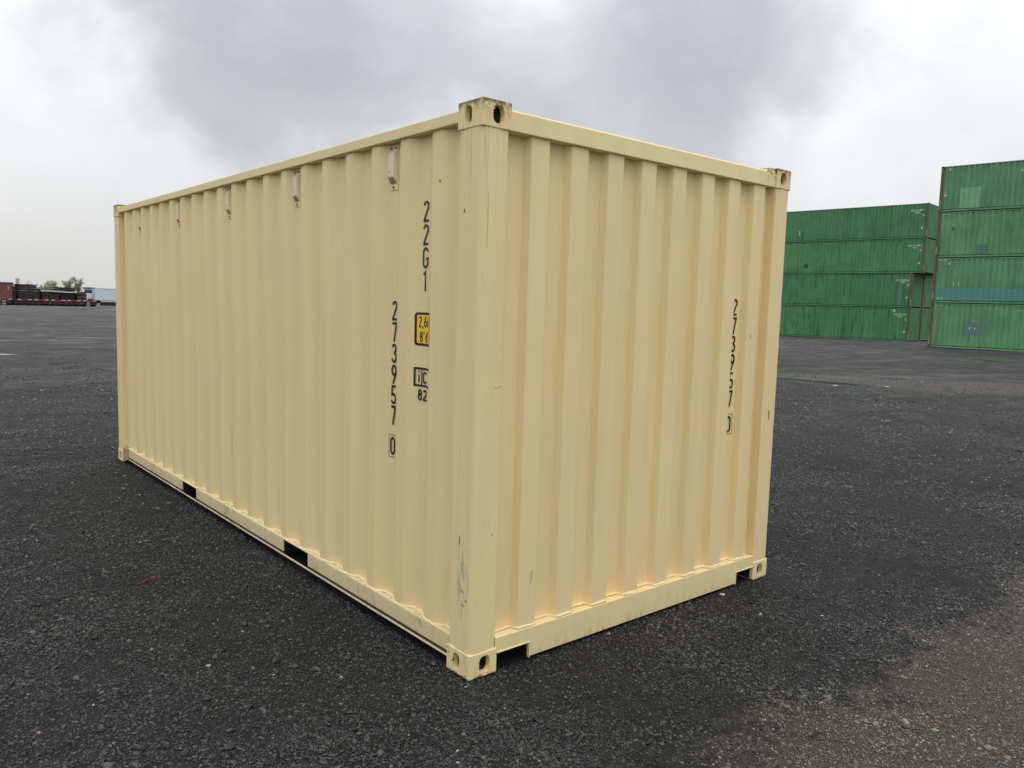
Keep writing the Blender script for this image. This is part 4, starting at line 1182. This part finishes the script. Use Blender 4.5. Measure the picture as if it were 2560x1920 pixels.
# trees behind the row
def leaf_mat(name, c):
    m, nt, b = new_mat(name)
    oi = nt.add('ShaderNodeNewGeometry')
    rnd = oi.outputs['Random Per Island']
    nt.put(b.inputs['Base Color'], nt.mix(rnd, tuple(v * 0.7 for v in c), tuple(v * 1.5 for v in c)))
    b.inputs['Roughness'].default_value = 0.7
    return m
M_BARK = plain('grey_bark', (0.10, 0.085, 0.07), 0.9)
M_LEAF = [leaf_mat('spring_leaf', (0.27, 0.275, 0.14)), leaf_mat('dull_leaf', (0.24, 0.25, 0.145))]
def tree(x, y, h, rw, nleaf, seed, label, mat):
    rnd = random.Random(seed); gz = ground_base(x, y)
    r = thing('tree', label, 'tree', (x, y, gz), 0, 'trees growing beyond the trailers')
    bm = bmesh.new(); tube(bm, (0, 0, 0), (0.1, 0, h * 0.5), 0.16, 0.10, 7)
    tips = []
    for k in range(13):
        a = 2.4 * k + rnd.uniform(-.4, .4); z0 = h * rnd.uniform(0.2, 0.5)
        e = Vector((math.cos(a) * rw * rnd.uniform(.4, .95), math.sin(a) * rw * rnd.uniform(.4, .95), h * rnd.uniform(.5, .98)))
        tube(bm, (0.05, 0, z0), e, 0.06, 0.015, 5); tips.append((Vector((0.05, 0, z0)), e))
        for q in range(3):
            b0 = Vector((0.05, 0, z0)).lerp(e, rnd.uniform(.4, .9)); e2 = b0 + Vector((rnd.uniform(-1, 1), rnd.uniform(-1, 1), rnd.uniform(.1, 1.1))) * rw * 0.4
            tube(bm, b0, e2, 0.025, 0.008, 4); tips.append((b0, e2))
    obj('trunk', bm, M_BARK, r)
    bm = bmesh.new()
    for k in range(nleaf):
        a, e = rnd.choice(tips); p_ = a.lerp(e, rnd.uniform(.35, 1.08)) + Vector((rnd.gauss(0, 1), rnd.gauss(0, 1), rnd.gauss(0, .8))) * rw * 0.13
        u = Vector((rnd.gauss(0, 1), rnd.gauss(0, 1), rnd.gauss(0, 1))).normalized(); v = u.orthogonal().normalized()
        sz = rnd.uniform(0.07, 0.17)
        bm.faces.new([bm.verts.new(p_ + u * sz), bm.verts.new(p_ + v * sz * .6), bm.verts.new(p_ - u * sz), bm.verts.new(p_ - v * sz * .6)])
    obj('crown', bm, mat, r)
tree(36.9, 230, 5.9, 1.5, 2600, 1, 'round yellow green tree, leftmost of the full crowns behind the stacks', M_LEAF[0])
tree(38.9, 231, 6.2, 1.7, 2900, 2, 'broad yellow green tree directly above the middle of the silver sheet', M_LEAF[0])
tree(40.9, 235, 5.7, 1.4, 900, 3, 'thin see-through tree between the two fuller crowns', M_LEAF[1])
tree(43.0, 232, 7.0, 1.6, 2400, 4, 'tall olive green tree above the right end of the silver sheet', M_LEAF[1])
tree(44.9, 231, 7.3, 1.35, 2100, 5, 'tallest olive green tree, rightmost beside the white truck', M_LEAF[1])
tree(34.6, 236, 6.2, 0.9, 200, 6, 'sparse bare-looking tree behind the tallest dark stack', M_LEAF[1])
tree(40.2, 300, 6.4, 1.3, 420, 7, 'small brownish tree beside the distant tower', M_LEAF[1])
tw = thing('tower', 'pinkish beige tower block far behind the navy container', 'tower', (45.7, 330, ground_base(45, 330)), 0)
M_TOWER = plain('beige_render', (0.50, 0.40, 0.38), 0.8, var=0.05)
bm = bmesh.new(); bx(bm, -0.40, 0.40, 0, 3, 0, 7.45); obj('wall', bm, M_TOWER, tw)
bm = bmesh.new(); bx(bm, -0.44, 0.44, -0.04, 3.04, 7.46, 7.6); obj('roof', bm, M_TOWER, tw)

# ------------------------------------------------------------------ loose gravel on the yard near the camera
def gravel():
    rnd = random.Random(11)
    pts, sc_, rt_ = [], [], []
    fx, fy = fw.x, fw.y; n_ = math.hypot(fx, fy); fx, fy = fx / n_, fy / n_
    rings = ((0.9, 3.2, 13500), (3.2, 5.5, 8000), (5.5, 9.0, 3800), (9.0, 14.0, 1300), (14.0, 26.0, 260))
    half = rad(44)
    for r0, r1, dens in rings:
        area = half * (r1 * r1 - r0 * r0)
        for _ in range(int(area * dens)):
            r = math.sqrt(rnd.uniform(r0 * r0, r1 * r1)); t = rnd.uniform(-half, half)
            x = CAM.x + r * (fx * math.cos(t) - fy * math.sin(t)); y = CAM.y + r * (fy * math.cos(t) + fx * math.sin(t))
            if 0.03 < x < 2.41 and 0.03 < y < 6.0: continue
            cl = mnoise.noise(Vector((x * 1.1, y * 1.1, 4.0))) + 0.6 * mnoise.noise(Vector((x * 3.4, y * 3.4, 8.0)))
            if cl < rnd.uniform(-0.9, 0.25): continue
            big = rnd.random()
            s = 0.0027 + 0.0044 * rnd.random() ** 2
            if big > 0.95: s *= 1.6
            if big > 0.99: s *= 1.5
            if r > 5.5: s *= 1.15
            if y < -1.1 and x > 0: s *= 0.78
            if r > 9.0: s *= 1.3
            if r > 14.0:
                s *= 1.6
                if rnd.random() < (r - 14.0) / 12.0: continue
            if cl > 0.35: s *= 1.25
            pts.append((x, y, ground_z(x, y) + s * 0.15))
            sc_ += [s * rnd.uniform(.8, 1.5), s * rnd.uniform(.7, 1.1), s * rnd.uniform(.55, .95)]
            rt_ += [rnd.gauss(0, .25), rnd.gauss(0, .25), rnd.uniform(0, 6.28)]
    me = bpy.data.meshes.new('gravel'); me.from_pydata(pts, [], [])
    a = me.attributes.new('scale', 'FLOAT_VECTOR', 'POINT'); a.data.foreach_set('vector', sc_)
    a = me.attributes.new('rot', 'FLOAT_VECTOR', 'POINT'); a.data.foreach_set('vector', rt_)
    m, nt, b = new_mat('gravel_stone')
    oi = nt.add('ShaderNodeObjectInfo'); g = nt.add('ShaderNodeNewGeometry')
    x, y, z = nt.sep(oi.outputs['Location'])
    near, track = sand_mask(nt, nt.comb(x, y, 0.0), x, y)
    rv = oi.outputs['Random']
    dark_ = nt.ramp(rv, (0.0, (0.007, 0.007, 0.007)), (0.45, (0.018, 0.018, 0.0175)), (0.80, (0.047, 0.0475, 0.046)), (0.965, (0.084, 0.086, 0.083)), (0.988, (0.10, 0.088, 0.068)), (0.998, (0.15, 0.14, 0.125)), (1.0, (0.38, 0.37, 0.34)))
    sand_ = nt.ramp(rv, (0.0, (0.055, 0.047, 0.039)), (0.5, (0.125, 0.109, 0.090)), (0.88, (0.20, 0.178, 0.145)), (0.96, (0.31, 0.28, 0.23)), (1.0, (0.40, 0.38, 0.34)))
    c = nt.mix(nt.math('MULTIPLY', near, 0.9), dark_, sand_)
    far_ = nt.smooth(nt.math('SQRT', nt.math('ADD', nt.math('MULTIPLY', x, x), nt.math('MULTIPLY', y, y))), 3.0, 12.0, 1.0, 1.75)  # stones paled with distance to carry the same painted sheen
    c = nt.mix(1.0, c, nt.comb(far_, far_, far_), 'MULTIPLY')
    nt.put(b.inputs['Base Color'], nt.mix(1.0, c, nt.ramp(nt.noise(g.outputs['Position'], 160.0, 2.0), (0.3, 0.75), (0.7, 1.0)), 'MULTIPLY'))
    b.inputs['Roughness'].default_value = 0.48
    o = obj('gravel', me)
    ng = bpy.data.node_groups.new('gravel', 'GeometryNodeTree')
    ng.interface.new_socket('Geometry', in_out='INPUT', socket_type='NodeSocketGeometry')
    ng.interface.new_socket('Geometry', in_out='OUTPUT', socket_type='NodeSocketGeometry')
    N, Lk = ng.nodes, ng.links
    gi = N.new('NodeGroupInput'); go = N.new('NodeGroupOutput')
    join = N.new('GeometryNodeGeometryToInstance')
    for k in range(4):
        ic = N.new('GeometryNodeMeshIcoSphere'); ic.inputs['Radius'].default_value = 1.0; ic.inputs['Subdivisions'].default_value = 2 if k < 2 else 1
        sp = N.new('GeometryNodeSetPosition'); nz = N.new('ShaderNodeTexNoise'); nz.noise_dimensions = '4D'
        nz.inputs['W'].default_value = 3.7 * k + 1; nz.inputs['Scale'].default_value = 0.9; nz.inputs['Detail'].default_value = 1.0
        sub = N.new('ShaderNodeVectorMath'); sub.operation = 'SUBTRACT'; sub.inputs[1].default_value = (0.5, 0.5, 0.5)
        mul = N.new('ShaderNodeVectorMath'); mul.operation = 'SCALE'; mul.inputs['Scale'].default_value = 1.7
        Lk.new(nz.outputs['Color'], sub.inputs[0]); Lk.new(sub.outputs[0], mul.inputs[0])
        Lk.new(ic.outputs['Mesh'], sp.inputs['Geometry']); Lk.new(mul.outputs[0], sp.inputs['Offset'])
        ss = N.new('GeometryNodeSetShadeSmooth'); ss.inputs['Shade Smooth'].default_value = False
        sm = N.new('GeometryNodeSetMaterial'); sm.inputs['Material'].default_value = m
        Lk.new(sp.outputs[0], ss.inputs[0]); Lk.new(ss.outputs[0], sm.inputs['Geometry']); Lk.new(sm.outputs[0], join.inputs[0])
    iop = N.new('GeometryNodeInstanceOnPoints'); iop.inputs['Pick Instance'].default_value = True
    def attr(nm):
        q = N.new('GeometryNodeInputNamedAttribute'); q.data_type = 'FLOAT_VECTOR'; q.inputs['Name'].default_value = nm; return q.outputs[0]
    er = N.new('FunctionNodeEulerToRotation'); Lk.new(attr('rot'), er.inputs[0])
    Lk.new(gi.outputs[0], iop.inputs['Points']); Lk.new(join.outputs[0], iop.inputs['Instance'])
    Lk.new(er.outputs[0], iop.inputs['Rotation']); Lk.new(attr('scale'), iop.inputs['Scale'])
    Lk.new(iop.outputs[0], go.inputs[0])
    md = o.modifiers.new('stones', 'NODES'); md.node_group = ng
    tag(o, 'loose black stone chippings with a few pale pebbles', None, None, 'stuff')
    return len(pts)
print('gravel stones', gravel())

# a few odd scraps lying on the gravel
def chunk(name, label, cat, x, y, size, mat, seed, squash=(1.2, 0.9, 0.5)):
    rnd = random.Random(seed); bm = bmesh.new(); bmesh.ops.create_icosphere(bm, subdivisions=2, radius=1.0)
    off = Vector((rnd.uniform(0, 50), rnd.uniform(0, 50), 0))
    for v in bm.verts:
        k = 1 + 0.45 * mnoise.noise(v.co * 1.1 + off)
        v.co = Vector((v.co.x * k * squash[0], v.co.y * k * squash[1], v.co.z * k * squash[2])) * size
    o = obj(name, bm, mat); o.location = (x, y, ground_z(x, y) + size * squash[2] * 0.55); o.rotation_euler = (0, 0, rnd.uniform(0, 6))
    tag(o, label, cat); return o
M_ST = plain('pale_stone', (0.42, 0.41, 0.37), 0.7, var=0.15, scale=40)
M_STY = plain('ochre_stone', (0.26, 0.20, 0.09), 0.7, var=0.3, scale=60)
M_RC = plain('red_plastic', (0.36, 0.06, 0.05), 0.4)
M_OC = plain('orange_plastic', (0.40, 0.12, 0.055), 0.45)
M_RS = plain('dark_red_rod', (0.17, 0.015, 0.018), 0.5)
chunk('red_fragment', 'red plastic fragment on the gravel at lower left', 'debris', -1.592, 0.681, 0.010, M_RC, 1, (1.4, .8, .35))
chunk('orange_fragment', 'small orange fragment on the gravel in the bottom right corner', 'debris', 1.255, -1.783, 0.009, M_OC, 2, (1.3, .8, .35))
chunk('pale_stone', 'pale stone lying below the tan end sill', 'stone', 1.905, -0.03, 0.014, M_ST, 3)
chunk('white_pebble', 'whitish pebble on dark gravel right of the tan container', 'stone', 2.093, -0.573, 0.009, M_ST, 4)
chunk('white_pebble', 'whitish pebble directly in front of the near tan corner', 'stone', -0.037, -0.03, 0.006, M_ST, 6)
chunk('ochre_stone', 'yellowish brown stone on the sandy ground at lower right', 'stone', 1.273, -1.511, 0.012, M_STY, 5)
chunk('white_scrap', 'white scrap beside the thin puddle on the dusty track', 'debris', 16.2, 6.75, 0.045, M_ST, 8, (1, 1.3, .3))
chunk('white_scrap', 'white scrap at the right end of the thin puddle', 'debris', 17.0, 5.85, 0.05, M_ST, 9, (1, 1.3, .3))
chunk('orange_scrap', 'orange scrap lying at the foot of the far green stack', 'debris', 46.5, 25.2, 0.09, M_OC, 10, (1, 1.3, .5))
bm = bmesh.new(); tube(bm, (-0.846, 2.133, ground_z(-.846, 2.133) + 0.010), (-0.726, 2.182, ground_z(-.726, 2.182) + 0.016), 0.0045, 0.004, 8)
o = obj('red_rod', bm, M_RS); tag(o, 'thin dark red rod on the black gravel left of the container', 'debris')
